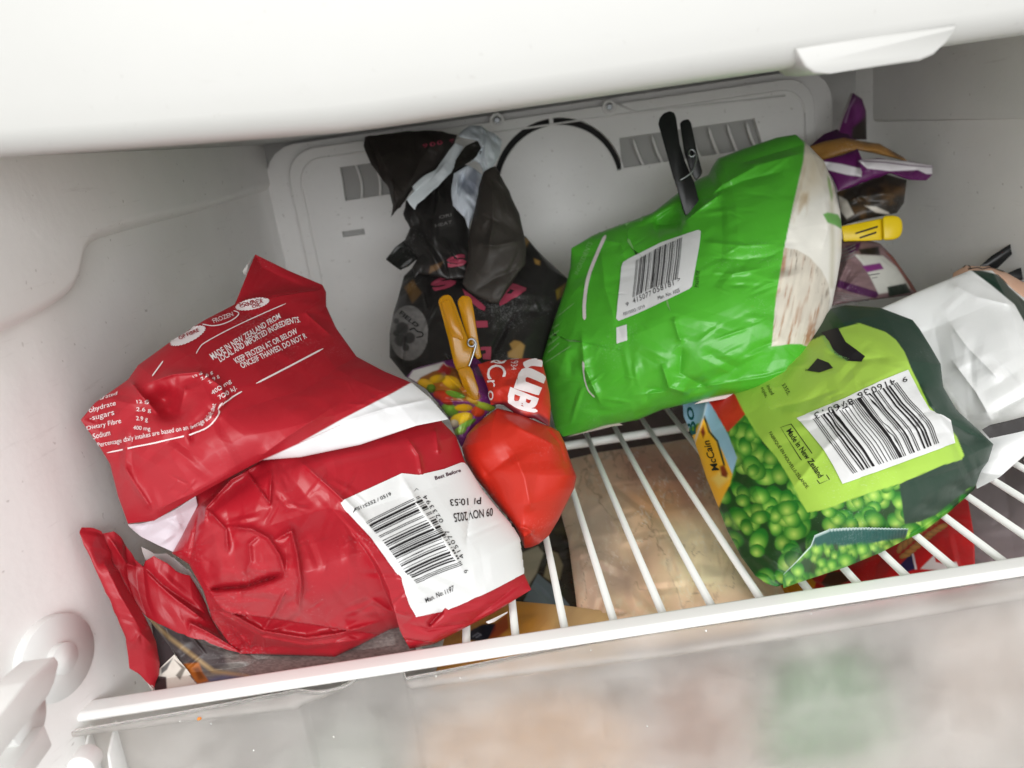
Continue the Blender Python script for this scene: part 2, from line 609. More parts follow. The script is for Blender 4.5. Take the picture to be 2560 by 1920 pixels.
# ------------------------------------------------------------------ solid tools
def box_bm(bm, x0, x1, y0, y1, z0, z1):
    v = [bm.verts.new(p) for p in ((x0, y0, z0), (x1, y0, z0), (x1, y1, z0), (x0, y1, z0), (x0, y0, z1), (x1, y0, z1), (x1, y1, z1), (x0, y1, z1))]
    for f in ((0, 3, 2, 1), (4, 5, 6, 7), (0, 1, 5, 4), (1, 2, 6, 5), (2, 3, 7, 6), (3, 0, 4, 7)):
        bm.faces.new([v[i] for i in f])


def bm_obj(name, bm, material, parent=None, bevel=0.0, seg=3, smooth=True):
    if bevel:
        bmesh.ops.bevel(bm, geom=bm.edges[:], offset=bevel, segments=seg, profile=0.5, affect='EDGES', clamp_overlap=True)
    bmesh.ops.recalc_face_normals(bm, faces=bm.faces[:])
    me = bpy.data.meshes.new(name)
    bm.to_mesh(me); bm.free()
    me.polygons.foreach_set('use_smooth', np.full(len(me.polygons), smooth))
    return link(name, me, parent, M[material] if isinstance(material, str) else material)


def box(name, material, parent, x0, x1, y0, y1, z0, z1, bevel=0.0, seg=3):
    bm = bmesh.new()
    box_bm(bm, x0, x1, y0, y1, z0, z1)
    return bm_obj(name, bm, material, parent, bevel, seg)


def prism(name, material, parent, poly, z, thick, bevel=0.0006, dz=None):
    """a traced outline at depth z, with thickness away from the viewer"""
    p = np.array([a[:2] for a in poly], float)
    zz = np.array([a[2] if len(a) > 2 else z for a in poly], float)
    f = P(p[:, 0], p[:, 1], zz); b = P(p[:, 0], p[:, 1], zz + thick)
    # keep the same real outline at the back
    b = f + (P(np.array([p[:, 0].mean()]), np.array([p[:, 1].mean()]), np.array([zz.mean() + thick])) - P(np.array([p[:, 0].mean()]), np.array([p[:, 1].mean()]), np.array([zz.mean()])))
    bm = bmesh.new()
    fv = [bm.verts.new(v) for v in f]; bv = [bm.verts.new(v) for v in b]
    n = len(fv)
    bm.faces.new(fv); bm.faces.new(bv[::-1])
    for i in range(n):
        bm.faces.new([fv[i], bv[i], bv[(i + 1) % n], fv[(i + 1) % n]])
    return bm_obj(name, bm, material, parent, bevel, 2)


def tube_bm(bm, pts, r, sides=8, cap=True):
    pts = [Vector(p) for p in pts]
    rings = []
    up = Vector((0.3, 0.2, 1)).normalized()
    for i, p in enumerate(pts):
        d = (pts[min(i + 1, len(pts) - 1)] - pts[max(i - 1, 0)]).normalized()
        a = d.cross(up)
        if a.length < 1e-4:
            a = d.cross(Vector((1, 0, 0)))
        a.normalize(); b = d.cross(a)
        rr = r[i] if hasattr(r, '__len__') else r
        rings.append([bm.verts.new(p + (a * math.cos(k * 2 * math.pi / sides) + b * math.sin(k * 2 * math.pi / sides)) * rr) for k in range(sides)])
    for A, B in zip(rings[:-1], rings[1:]):
        for k in range(sides):
            bm.faces.new([A[k], A[(k + 1) % sides], B[(k + 1) % sides], B[k]])
    if cap:
        bm.faces.new(rings[0][::-1]); bm.faces.new(rings[-1])


def tube(name, material, parent, pts, r, sides=8):
    bm = bmesh.new()
    tube_bm(bm, pts, r, sides)
    return bm_obj(name, bm, material, parent)


def extrude_yz(name, material, parent, poly, x0, x1, bevel=0.0, seg=3):
    """profile in (y, z) run along x"""
    bm = bmesh.new()
    a = [bm.verts.new((x0, y, z)) for y, z in poly]; b = [bm.verts.new((x1, y, z)) for y, z in poly]
    n = len(poly)
    bm.faces.new(a); bm.faces.new(b[::-1])
    for i in range(n):
        bm.faces.new([a[i], b[i], b[(i + 1) % n], a[(i + 1) % n]])
    return bm_obj(name, bm, material, parent, bevel, seg)


def arc(cx, cy, r, a0, a1, n):
    return [(cx + r * math.cos(math.radians(a)), cy + r * math.sin(math.radians(a))) for a in np.linspace(a0, a1, n)]


def rrect(x0, x1, y0, y1, r, n=6):
    return arc(x1 - r, y1 - r, r, 0, 90, n) + arc(x0 + r, y1 - r, r, 90, 180, n) + arc(x0 + r, y0 + r, r, 180, 270, n) + arc(x1 - r, y0 + r, r, 270, 360, n)


def plate(name, material, parent, outer, holes, y, depth, bevel=0.001):
    """flat plate in the XZ plane with holes cut through; front face at y"""
    cu = bpy.data.curves.new(name, 'CURVE')
    cu.dimensions = '2D'; cu.fill_mode = 'BOTH'; cu.extrude = depth / 2 - bevel; cu.bevel_depth = bevel; cu.bevel_resolution = 2
    for ring in [outer] + holes:
        sp = cu.splines.new('POLY')
        sp.points.add(len(ring) - 1)
        for p, (x, z) in zip(sp.points, ring):
            p.co = (x, z, 0, 1)
        sp.use_cyclic_u = True
    o = bpy.data.objects.new(name, cu)
    me = bpy.data.meshes.new_from_object(o)
    bpy.data.objects.remove(o); bpy.data.curves.remove(cu)
    v = np.array([p.co for p in me.vertices])
    v = np.stack([v[:, 0], y + depth / 2 - v[:, 2], v[:, 1]], -1)
    me.vertices.foreach_set('co', v.astype(np.float32).ravel())
    me.update()
    return link(name, me, parent, M[material])


# ================================================================== the freezer compartment
def wall_x(y):
    return np.interp(y, [-0.16, -0.05, 0.0, 0.03, 0.40, 0.42], [-0.262, -0.222, -0.2045, -0.1987, -0.182, -0.172])


def wall_sheet(name, xs_of_y, flip):
    ys = np.r_[np.linspace(-0.16, 0.03, 20), np.linspace(0.05, 0.40, 15), np.linspace(0.405, 0.421, 5)]
    zs = np.r_[np.linspace(-0.16, 0.29, 46)]
    V = [(xs_of_y(y), y, z) for z in zs for y in ys]
    n = len(ys)
    Fq = [(j * n + i, j * n + i + 1, (j + 1) * n + i + 1, (j + 1) * n + i) for j in range(len(zs) - 1) for i in range(n - 1)]
    return struct(link(name, mesh(name, V, Fq), None, M['liner']))


wall_sheet('wall_left', wall_x, False)
wall_sheet('wall_right', lambda y: np.interp(y, [-0.16, 0.0, 0.395, 0.42], [0.425, 0.410, 0.394, 0.382]), True)
o = box('wall_back', 'liner', None, -0.20, 0.42, 0.420, 0.44, -0.16, 0.30); struct(o)
o = box('floor', 'liner', None, -0.27, 0.45, -0.02, 0.44, -0.155, -0.145); struct(o)
# raised ledge moulded along the top of the left wall, stepping down at the front
yz = smooth_line([(0.418, 0.2235), (0.246, 0.218), (0.143, 0.2158), (0.104, 0.2144), (0.088, 0.2128), (0.077, 0.2090), (0.070, 0.2030), (0.063, 0.1965), (0.052, 0.1915), (0.036, 0.1886), (0.016, 0.1866), (-0.03, 0.1845), (-0.15, 0.1810)], 6)
tg = np.gradient(yz, axis=0); tg /= np.hypot(tg[:, 0], tg[:, 1])[:, None]
nn = np.stack([tg[:, 1], -tg[:, 0]], -1)          # into the raised part
nn *= np.sign(nn[:, 1:2])
rows = []
pr_ = 0.0105
for th in np.linspace(0, 90, 9):
    t_ = math.radians(th)
    o_ = yz + nn * pr_ * 0.75 * (1 - math.cos(t_))
    rows.append(np.stack([-0.1995 + 0.0448 * o_[:, 0] - 0.002 + (pr_ + .0) * math.sin(t_), o_[:, 0], o_[:, 1]], -1))
rows.insert(0, rows[0] - np.array([0.03, 0, 0.001]))
last = rows[-1]
for f in (0.15, 0.4, 1.0):
    r_ = last.copy(); r_[:, 2] = last[:, 2] + (0.298 - last[:, 2]) * f
    rows.append(r_)
R_ = np.array(rows); nr_, nc_ = R_.shape[:2]
ii = np.arange(nr_ * nc_).reshape(nr_, nc_)
link_ = mesh('wall_ledge_left', R_.reshape(-1, 3), np.stack([ii[:-1, :-1], ii[:-1, 1:], ii[1:, 1:], ii[1:, :-1]], -1).reshape(-1, 4))
struct(link('wall_ledge_left', link_, None, M['liner']))

yz = [(0.418, 0.207), (0.20, 0.2005), (0.0, 0.198), (-0.15, 0.196), (-0.15, 0.298), (0.418, 0.298)]
bm = bmesh.new()
fx = lambda y: 0.410 - 0.0405 * y
fv = [bm.verts.new((fx(y) - 0.0035, y, z)) for y, z in yz]
bv = [bm.verts.new((fx(y) + 0.03, y, z - 0.002)) for y, z in yz]
ff = bm.faces.new(fv)
for i in range(len(yz)):
    bm.faces.new([fv[i], bv[i], bv[(i + 1) % len(yz)], fv[(i + 1) % len(yz)]])
bmesh.ops.bevel(bm, geom=[e for e in ff.edges], offset=0.0033, segments=4, profile=0.5, affect='EDGES', clamp_overlap=True)
struct(bm_obj('wall_ledge_right', bm, 'liner'))

# ceiling with the rounded white front edge above the opening
prof = [(-0.046, 0.46)] + [(-0.046, 0.275)] + [(-0.0445, 0.262)] + arc(-0.0335, 0.2555, 0.0105, 190, 268, 8) + [(-0.02, 0.2450), (0.02, 0.2470), (0.42, 0.2640), (0.42, 0.30), (0.0, 0.46)]
xs_ = np.r_[-0.32, np.linspace(-0.22, 0.0, 14), 0.1, 0.3, 0.52]
up_ = lambda x: np.interp(x, [-0.32, -0.17, -0.10, -0.03, 0.6], [0.0175, 0.0095, 0.0045, 0.0, 0.0])
V_ = [(x, y, z + (up_(x) if z < 0.45 else 0) * (1.0 if y < 0.1 else 0.0)) for x in xs_ for y, z in prof]
k_ = len(prof)
F_ = [(i * k_ + j, i * k_ + (j + 1) % k_, (i + 1) * k_ + (j + 1) % k_, (i + 1) * k_ + j) for i in range(len(xs_) - 1) for j in range(k_)]
struct(link('ceiling', mesh('ceiling', V_, F_), None, M['fascia']))
bm = bmesh.new()
tabp = [(0.1335, 0.2505), (0.1368, 0.2438), (0.1400, 0.2412), (0.1460, 0.2403), (0.1790, 0.2403), (0.1840, 0.2416), (0.1880, 0.2450), (0.1915, 0.2490), (0.1925, 0.2506)]
fv = [bm.verts.new((x, -0.0445, z)) for x, z in tabp]; bv = [bm.verts.new((x, -0.018, z + 0.0015)) for x, z in tabp]
ff = bm.faces.new(fv); bm.faces.new(bv[::-1])
for i in range(len(tabp)):
    bm.faces.new([fv[i], bv[i], bv[(i + 1) % len(tabp)], fv[(i + 1) % len(tabp)]])
bmesh.ops.bevel(bm, geom=[e for e in ff.edges], offset=0.0018, segments=4, profile=0.5, affect='EDGES', clamp_overlap=True)
tb = bm_obj('door_catch', bm, 'fascia')
tag(tb, 'white moulded plastic catch on the bright front edge of the freezer ceiling', 'catch')


# ------------------------------------------------------------------ fan cover on the back wall
def BP(px, py, y=0.408):
    p = on_plane(np.array([float(px)]), np.array([float(py)]), (0, 1, 0), y)[0]
    return p[0], p[2]


fan = thing('fan_cover', 'pale grey plastic fan cover with slotted vents on the back wall', 'cover', (0.09, 0.42, 0.0))
plate('flange', 'liner', fan, rrect(-0.174, 0.356, -0.14, 0.2605, 0.030), [], 0.4135, 0.006, 0.0012)
ring = [BP(*p) for p in ((1390, 296), (1247, 400), (1556, 424))]
(ax, ay), (bx, by), (cx, cy) = ring
dd = 2 * (ax * (by - cy) + bx * (cy - ay) + cx * (ay - by))
ux = ((ax * ax + ay * ay) * (by - cy) + (bx * bx + by * by) * (cy - ay) + (cx * cx + cy * cy) * (ay - by)) / dd
uz = ((ax * ax + ay * ay) * (cx - bx) + (bx * bx + by * by) * (ax - cx) + (cx * cx + cy * cy) * (bx - ax)) / dd
ur = math.hypot(ax - ux, ay - uz)
crescent = lambda a0, a1: arc(ux, uz, ur + 0.0012, a0, a1, 40) + arc(ux, uz - 0.0008, ur - 0.0056, a1, a0, 40)
vl0 = BP(846, 417); vl1 = BP(975, 504)
vr0 = BP(1545, 341); vr1 = BP(1925, 375)
zl0, zl1 = BP(846, 506)[1], vl0[1]
zr0, zr1 = BP(1562, 424)[1] + 0.001, vr0[1] - 0.001
sl0 = BP(857, 595); sl1 = BP(913, 574)
holes = [crescent(8, 89), crescent(91, 178),
         [(vl0[0], zl0), (vl0[0] + 0.001, zl1), (vl0[0] + 0.090, zl1), (vl0[0] + 0.090, zl0)][::-1],
         [(vr0[0], zr0), (vr0[0], zr1), (vr0[0] + 0.128, zr1), (vr0[0] + 0.136, zr0)][::-1],
         [(sl0[0], sl0[1]), (sl0[0], sl1[1] + 0.002), (sl1[0], sl1[1] + 0.002), (sl1[0], sl0[1])][::-1]]
M['recess_shade'] = mat('grey_recess_shade', (172, 171, 169), .6)  # darker grey puts the shade of the vent recesses into the backing plates
plate('vent_shade_plate', 'recess_shade', fan, [(vl0[0] - .003, zl0 - .003), (vl0[0] + .094, zl0 - .003), (vl0[0] + .094, zl1 + .003), (vl0[0] - .003, zl1 + .003)], [], .4128, .0005, .0001)
plate('vent_shade_plate', 'recess_shade', fan, [(vr0[0] - .003 + .006, zr0 - .003), (vr0[0] + .140, zr0 - .003), (vr0[0] + .133, zr1 + .003), (vr0[0] - .003, zr1 + .003)], [], .4126, .0005, .0001)
plate('slot_shade_plate', 'recess_shade', fan, [(sl0[0] - .002, sl0[1] - .002), (sl1[0] + .002, sl0[1] - .002), (sl1[0] + .002, sl1[1] + .004), (sl0[0] - .002, sl1[1] + .004)], [], .4128, .0005, .0001)
plate('cover_plate', 'liner', fan, rrect(-0.152, 0.336, -0.13, 0.2545, 0.026), holes, 0.4055, 0.0078, 0.0008)
fl = plate('fan_gap_shade', 'dark', fan, arc(ux, uz, ur + 0.004, 0, 360, 48)[:-1], [], 0.4128, 0.0006, 0.0001)  # dark disc stands in for the shade inside the fan gap
for k, xx in enumerate(np.arange(vl0[0] + 0.0165, vl0[0] + 0.088, 0.0172)):
    bm = bmesh.new()
    tube_bm(bm, [(xx + 0.0025 * math.sin(t * math.pi) - 0.001, 0.4080 + 0.002 * t, zl0 + (zl1 - zl0) * t) for t in np.linspace(-0.02, 1.02, 7)], 0.0013, 6)
    bm_obj('slat', bm, 'liner', fan)
for k, xx in enumerate(np.arange(vr0[0] + 0.0135, vr0[0] + 0.13, 0.0178)):
    bm = bmesh.new()
    tube_bm(bm, [(xx + 0.008 * (1 - t) ** 1.5, 0.4075, zr0 + (zr1 - zr0) * t) for t in np.linspace(-0.1, 1.12, 8)], 0.0013, 6)
    bm_obj('slat', bm, 'liner', fan)
for px_, py_ in ((1522, 268), (1242, 301)):
    sx, sz = BP(px_, py_)
    plate('screw_collar', 'liner', fan, arc(sx, sz, 0.0062, 0, 360, 24)[:-1], [arc(sx, sz, 0.0042, 0, 360, 24)[:-1][::-1]], 0.4046, 0.0025, 0.0005)
    plate('screw', 'steel', fan, arc(sx, sz, 0.0021, 0, 360, 14)[:-1], [], 0.4048, 0.002, 0.0005)
# raised bead that follows the plate's corner
for off, rr in ((0.009, 0.0009),):
    path = [(x, 0.4055, z) for x, z in rrect(-0.152 + off, 0.336 - off, -0.12, 0.2545 - off, 0.022, 8)]
    tube('bead', 'liner', fan, path + path[:1], rr, 6)
p0 = BP(1545, 262); p1 = BP(1590, 282); p2 = BP(1960, 240)
tube('bead', 'liner', fan, [(p0[0], 0.4052, p0[1]), (p1[0], 0.4052, p1[1]), (p2[0], 0.4052, p2[1])], 0.0009, 6)

# ------------------------------------------------------------------ wire shelf
shelf = thing('wire_shelf', 'white plastic coated wire shelf that carries the frozen bags', 'shelf', (0.1, 0.2, 0.0))
bm = bmesh.new()
tube_bm(bm, [(0, -0.006, -0.0022), (0, 0.41, -0.0022)], 0.0021, 10)
r0 = bm_obj('rod', bm, 'rod', shelf)
first = True
for k in range(-8, 17):
    xk = 0.0 + 0.025 * k
    if not -0.185 < xk < 0.40:
        continue
    if first:
        r = r0; first = False
    else:
        r = r0.copy(); COL.objects.link(r); r.parent = shelf; r.matrix_parent_inverse = r0.matrix_parent_inverse.copy()
    r.location.x = xk
for yy, rr in ((0.2535, 0.0036), (0.40, 0.003)):
    tube('cross_rod', 'rod', shelf, [(-0.19, yy, -0.0075), (0.395, yy, -0.0075)], rr, 10)

# ------------------------------------------------------------------ clear front flap below the shelf
m = bpy.data.materials.new('frosted_clear_plastic'); m.use_nodes = True
nt = m.node_tree
b = nt.nodes['Principled BSDF']
tc = nt.nodes.new('ShaderNodeTexCoord')
n1 = nt.nodes.new('ShaderNodeTexNoise'); n1.inputs['Scale'].default_value = 22; n1.inputs['Detail'].default_value = 3; n1.inputs['Roughness'].default_value = 0.62
mr = nt.nodes.new('ShaderNodeMapRange'); mr.inputs[1].default_value = 0.35; mr.inputs[2].default_value = 0.68; mr.inputs[3].default_value = 0.88; mr.inputs[4].default_value = 0.74
mr2 = nt.nodes.new('ShaderNodeMapRange'); mr2.inputs[1].default_value = 0.35; mr2.inputs[2].default_value = 0.68; mr2.inputs[3].default_value = 0.48; mr2.inputs[4].default_value = 0.60
nt.links.new(tc.outputs['Object'], n1.inputs['Vector'])
nt.links.new(n1.outputs[0], mr.inputs[0]); nt.links.new(n1.outputs[0], mr2.inputs[0])
nt.links.new(mr.outputs[0], b.inputs['Transmission Weight']); nt.links.new(mr2.outputs[0], b.inputs['Roughness'])
b.inputs['Base Color'].default_value = (0.84, 0.815, 0.79, 1)
b.inputs['IOR'].default_value = 1.25
M['frost'] = m
flap = thing('clear_flap', 'frosted clear plastic flap with a white rim hanging below the wire shelf', 'flap', (0.1, -0.02, -0.06))
ledge = [on_plane(np.array([float(x)]), np.array([float(y)]), (0, 1, 0), -0.030)[0] for x, y in ((150, 1860), (390, 1829), (740, 1786), (800, 1764), (905, 1715), (985, 1672), (1015, 1735), (1700, 1650), (2560, 1512))]
lx = [p[0] for p in ledge]; lz = [p[2] for p in ledge]
x740 = lx[2]; x1003 = lx[6]
gx = np.arange(-0.2235, 0.424, 0.0016); gz = np.r_[np.arange(-0.0015, -0.075, -0.0010), np.arange(-0.075, -0.143, -0.004)]
GX, GZ = np.meshgrid(gx, gz)
lzz = np.interp(GX, lx, lz)
sm = lambda v, w: 0.5 + 0.5 * np.tanh(v / w)
GY = -0.0175 + 0.10 * GZ - 0.0065 * sm(lzz + 0.004 - GZ, 0.0018) + 0.0060 * sm(lzz - 0.003 - GZ, 0.0010)
GY += 0.0022 * sm(GX - x740, 0.0006) * sm(lzz - GZ, 0.002) - 0.0024 * sm(GX - x1003, 0.0006) * sm(lzz - GZ, 0.002)
GY += 0.0004 * np.sin(GX * 31) * np.cos(GZ * 40)
nr, nc = GX.shape
Vf = np.stack([GX, GY, GZ], -1).reshape(-1, 3); Vb = np.stack([GX, GY + 0.0022, GZ], -1).reshape(-1, 3)
i = np.arange(nr * nc).reshape(nr, nc)
qf = np.stack([i[:-1, :-1], i[1:, :-1], i[1:, 1:], i[:-1, 1:]], -1).reshape(-1, 4)
rg = np.r_[i[0, :], i[1:, -1], i[-1, -2::-1], i[-2:0:-1, 0]]
rq = np.stack([rg, np.roll(rg, -1), np.roll(rg, -1) + nr * nc, rg + nr * nc], -1)[:, ::-1]
link('panel', mesh('panel', np.concatenate([Vf, Vb]), np.concatenate([qf, qf[:, ::-1] + nr * nc, rq])), flap, M['frost'])
rp = [(-0.0186, -0.0006), (-0.0194, 0.0010), (-0.0190, 0.0026), (-0.0172, 0.0038), (-0.0098, 0.0042), (-0.0082, 0.0034), (-0.0072, -0.002), (-0.0085, -0.0035)]
extrude_yz('rim', 'white', flap, rp, -0.2262, 0.424, 0.0005, 2)
for xr in (-0.2235, -0.2085, -0.1965):
    bm = bmesh.new()
    fv = [bm.verts.new((xr, y, z)) for y, z in ((-0.0165, -0.004), (-0.030, -0.012), (-0.036, -0.03), (-0.040, -0.09), (-0.0225, -0.09))]
    bv = [bm.verts.new((v.co.x + 0.0014, v.co.y, v.co.z)) for v in fv]
    bm.faces.new(fv); bm.faces.new(bv[::-1])
    for k in range(5):
        bm.faces.new([fv[k], bv[k], bv[(k + 1) % 5], fv[(k + 1) % 5]])
    bm_obj('rib', bm, 'white', flap, 0.0003, 1)

# ------------------------------------------------------------------ hinge clip on the left wall
hinge = thing('flap_hinge', 'round white plastic hinge and clip at the lower left corner', 'hinge', (-0.21, -0.03, 0.02))


def cyl_x(name, material, parent, x0, x1, cy, cz, r, bevel=0.001, n=40, ry=1.0):
    bm = bmesh.new()
    pr = [(cy + r * ry * math.cos(k * 2 * math.pi / n), cz + r * math.sin(k * 2 * math.pi / n)) for k in range(n)]
    a = [bm.verts.new((x0, y, z)) for y, z in pr]; b2 = [bm.verts.new((x1, y, z)) for y, z in pr]
    fa = bm.faces.new(a); fb = bm.faces.new(b2[::-1])
    for k in range(n):
        bm.faces.new([a[k], b2[k], b2[(k + 1) % n], a[(k + 1) % n]])
    bmesh.ops.bevel(bm, geom=[e for e in fb.edges] + [e for e in fa.edges], offset=bevel, segments=3, profile=0.5, affect='EDGES', clamp_overlap=True)
    return bm_obj(name, bm, material, parent)


ang_h = math.atan2(0.0175, 0.05)
nh = np.array([math.cos(ang_h), -math.sin(ang_h), 0.0])
hc = on_plane(np.array([128.0]), np.array([1643.0]), nh, float(nh @ np.array([-0.2045, 0.0, 0.0])))[0]
for nm_, t0_, t1_, rr_, bv_ in (('hinge_disc', -.012, .0050, .0195, .0012), ('hinge_boss', .0040, .0085, .0070, .0010)):
    o = cyl_x(nm_, 'white', None, t0_, t1_, 0.0, 0.0, rr_, bv_)
    for v in o.data.vertices:
        x, y, z = v.co
        v.co = (hc[0] + x * nh[0] - y * nh[1], hc[1] + x * nh[1] + y * nh[0], hc[2] + z)
    o.parent = hinge; o.matrix_parent_inverse = hinge.matrix_world.inverted()
h2 = on_plane(np.array([95.0]), np.array([1760.0]), (1, 0, 0), -0.190)[0]
cyl_x('pivot', 'white', hinge, -0.1985, -0.1905, h2[1] - .006, h2[2], 0.0115, 0.0008)
h3 = on_plane(np.array([138.0]), np.array([1640.0]), (1, 0, 0), -0.184)[0]
bm = bmesh.new()
pf = [(h3[1], h3[2]), (h3[1] + .001, h3[2] - .004), (h3[1] - .006, h3[2] - .009), (h3[1] - .012, h3[2] - .010), (h3[1] - .055, h3[2] - .010), (h3[1] - .055, h3[2] + .002), (h3[1] - .020, h3[2] + .003)]
fv = [bm.verts.new((-0.184, y, z)) for y, z in pf]; bv = [bm.verts.new((-0.198, y, z)) for y, z in pf]
bm.faces.new(fv); bm.faces.new(bv[::-1])
for k in range(len(pf)):
    bm.faces.new([fv[k], bv[k], bv[(k + 1) % len(pf)], fv[(k + 1) % len(pf)]])
bm_obj('clip_arm', bm, 'white', hinge, 0.0009, 2)
box('clip_foot', 'white', hinge, -0.1975, -0.186, h3[1] - 0.05, h3[1] - 0.016, h3[2] - 0.030, h3[2] - 0.020, 0.0009, 2)
h4 = on_plane(np.array([212.0]), np.array([1906.0]), (0, 1, 0), -0.045)[0]
bm = bmesh.new()
tube_bm(bm, [(h4[0], -0.049, h4[2]), (h4[0], -0.040, h4[2])], 0.006, 24)
bm_obj('pin', bm, 'white', hinge, 0.0008, 2)
# ================================================================== bags
def coons2(top, right, bottom, left):
    def fn(a, b):
        a = np.asarray(a, float); b = np.asarray(b, float)

        def at(e, t):
            xy = np.array([p[:2] for p in e], float)
            L = np.r_[0, np.cumsum(np.hypot(*np.diff(xy, axis=0).T))]; L /= L[-1]
            return np.stack([np.interp(t, L, xy[:, 0]), np.interp(t, L, xy[:, 1])], -1)
        A = a[..., None]; B = b[..., None]
        c = [np.array(p[:2], float) for p in (top[0], top[-1], bottom[0], bottom[-1])]
        return (1 - B) * at(top, a) + B * at(bottom, a) + (1 - A) * at(left, b) + A * at(right, b) \
            - ((1 - A) * (1 - B) * c[0] + A * (1 - B) * c[1] + (1 - A) * B * c[2] + A * B * c[3])
    return fn


def along(path, height):
    """text mapping: baseline follows a picture path, letters stand on its left side"""
    p = smooth_line([x[:2] for x in path], 8)
    L = np.r_[0, np.cumsum(np.hypot(*np.diff(p, axis=0).T))]; L /= L[-1]
    d = np.gradient(p, axis=0); d /= np.hypot(d[:, 0], d[:, 1])[:, None]
    nrm = np.stack([d[:, 1], -d[:, 0]], -1)

    def fn(a, b):
        o = np.stack([np.interp(a, L, p[:, 0]), np.interp(a, L, p[:, 1])], -1)
        n = np.stack([np.interp(a, L, nrm[:, 0]), np.interp(a, L, nrm[:, 1])], -1)
        return o + n * (np.asarray(b) * height)[..., None]
    return fn


def plain(c, var=0.06, sc=60.0, seed=3):
    def fn(px, py, S, T):
        col = np.ones(px.shape + (3,)) * lin(c)
        return col * (1 - var + 2 * var * fbm(px / sc, py / sc, seed))[..., None]
    return fn


RED = (164, 28, 40)
# ------------------------------------------------------------------ large crimson bag, front left
rb = thing('crimson_bag', 'large crimson food bag with white barcode sticker, folded over against the left wall', 'food bag', (-0.07, 0.05, 0.0))


def paint_body(px, py, S, T):
    col = np.ones(px.shape + (3,)) * lin(RED)
    col *= (0.95 + 0.1 * fbm(px / 80, py / 80, 5))[..., None]
    return col


Bq = lambda *p: q('B', *p)
Cq = lambda *p: q('C', *p)
Aq = lambda *p: q('A', *p)
body = sheet('bag_body', rb,
             top=[(470, 1228, .380), (660, 1128, .392), (800, 1095, .404), (1082, 1030, .440)],
             right=[(1082, 1030, .440), (1140, 1090, .440), (1160, 1150, .437), (1206, 1229, .432), (1277, 1313, .428), (1298, 1347, .424), (1309, 1432, .415), (1328, 1474, .408)],
             bottom=[(600, 1634, .394), (707, 1637, .392), (837, 1642, .388), (900, 1612, .390), (975, 1573, .396), (1012, 1566, .398), (1024, 1622, .386), (1085, 1610, .384), (1235, 1532, .395), (1328, 1474, .408)],
             left=[(470, 1228, .380), (493, 1262, .384), (455, 1340, .388), (430, 1383, .388), (472, 1410, .384), (508, 1475, .378), (530, 1548, .384), (577, 1616, .392), (600, 1634, .394)],
             bulge=0.036, power=0.6, back=0.05, paint=paint_body, material='film_gloss', seed=4,
             feats=[('bump', 780, 1440, 240, 110, -8, .012),
                    ('bump', 560, 1300, 90, 60, -20, .008),
                    ('crease', Bq((1010, 895), (1280, 875), (1550, 790)), -.013, 6.6),
                    ('bump',) + Bq((1250, 830))[0] + (95, 20, -8, -.004),
                    ('crease', Bq((1150, 460), (1330, 480), (1440, 540), (1520, 660), (1555, 785)), .0055, 5.4),
                    ('crease', Bq((1380, 520), (1310, 580), (1320, 700), (1280, 790)), .0030, 4.8),
                    ('crease', Bq((1280, 60), (1360, 180), (1450, 300), (1462, 90)), .0035, 4.2),
                    ('crease', Bq((1480, 560), (1600, 490), (1640, 650), (1665, 850), (1655, 1060)), .0060, 5.4),
                    ('crease', Bq((1080, 1000), (1250, 1100), (1400, 1182), (1700, 1232), (1930, 1200), (2200, 1120)), .0085, 9.0),
                    ('crease', Bq((1400, 1182), (1490, 1050), (1560, 900)), .0045, 5.4),
                    ('crease', Bq((1000, 440), (1010, 330), (1180, 140), (1390, 20)), .0045, 5.4),
                    ('crease', Bq((1020, 340), (1150, 480), (1160, 640)), .0035, 5.4),
                    ('crease', Bq((900, 700), (1020, 880), (1100, 1010)), .003, 6.0),
                    ('crease', Bq((960, 350), (930, 500), (900, 690)), -.003, 5.4),
                    ('step', Bq((1080, 1040), (1400, 1225), (1700, 1280), (2300, 1220)), -.011, 16),
                    ('crease', Bq((1180, 1150), (1320, 1290), (1350, 1200)), .003, 4.2),
                    ('crease', Bq((1410, 1230), (1420, 1330)), .002, 3.6),
                    ('crease', Cq((600, 690), (655, 790), (720, 900), (860, 1090), (960, 1250)), .0026, 12),
                    ('crease', Cq((0, 600), (180, 760), (330, 900), (420, 1010)), .0032, 8.4),
                    ('crease', Cq((640, 470), (700, 560), (720, 680)), .0028, 6.0),
                    ('crease', Cq((400, 1400), (520, 1480), (660, 1520)), .003, 8.4),
                    ('crease', Cq((760, 1580), (800, 1530), (850, 1480)), -.006, 5.4),
                    ('crease', Cq((640, 1560), (760, 1600), (1000, 1560), (1300, 1330)), -.003, 7.2),
                    ('crease', Cq((1080, 780), (1000, 900), (980, 1100)), -.002, 8.4),
                    ('crease', Cq((800, 400), (820, 560)), .0025, 6.0)],
             crum=[dict(n=40, amp=.0014, size=90, seed=8), dict(n=110, amp=.0009, size=38, seed=88, box=(430, 900, 1200, 1640)), dict(n=40, amp=.0016, size=50, seed=89, ang=-15, spread=30, box=(500, 1330, 1480, 1640)), dict(n=16, amp=.0030, size=110, seed=18, box=(450, 740, 1200, 1640))])


def paint_flap(px, py, S, T):
    col = paint_body(px, py, S, T)
    strip = Aq((1385, 1585), (1936, 1335)) + Cq((0, 490), (250, 350), (560, 190), (668, 128), (760, 80), (900, 140), (1080, 360), (900, 420), (690, 415), (300, 600), (0, 640)) + [(640, 1200)]
    return mixc(col, (226, 226, 228), cover(px, py, strip))


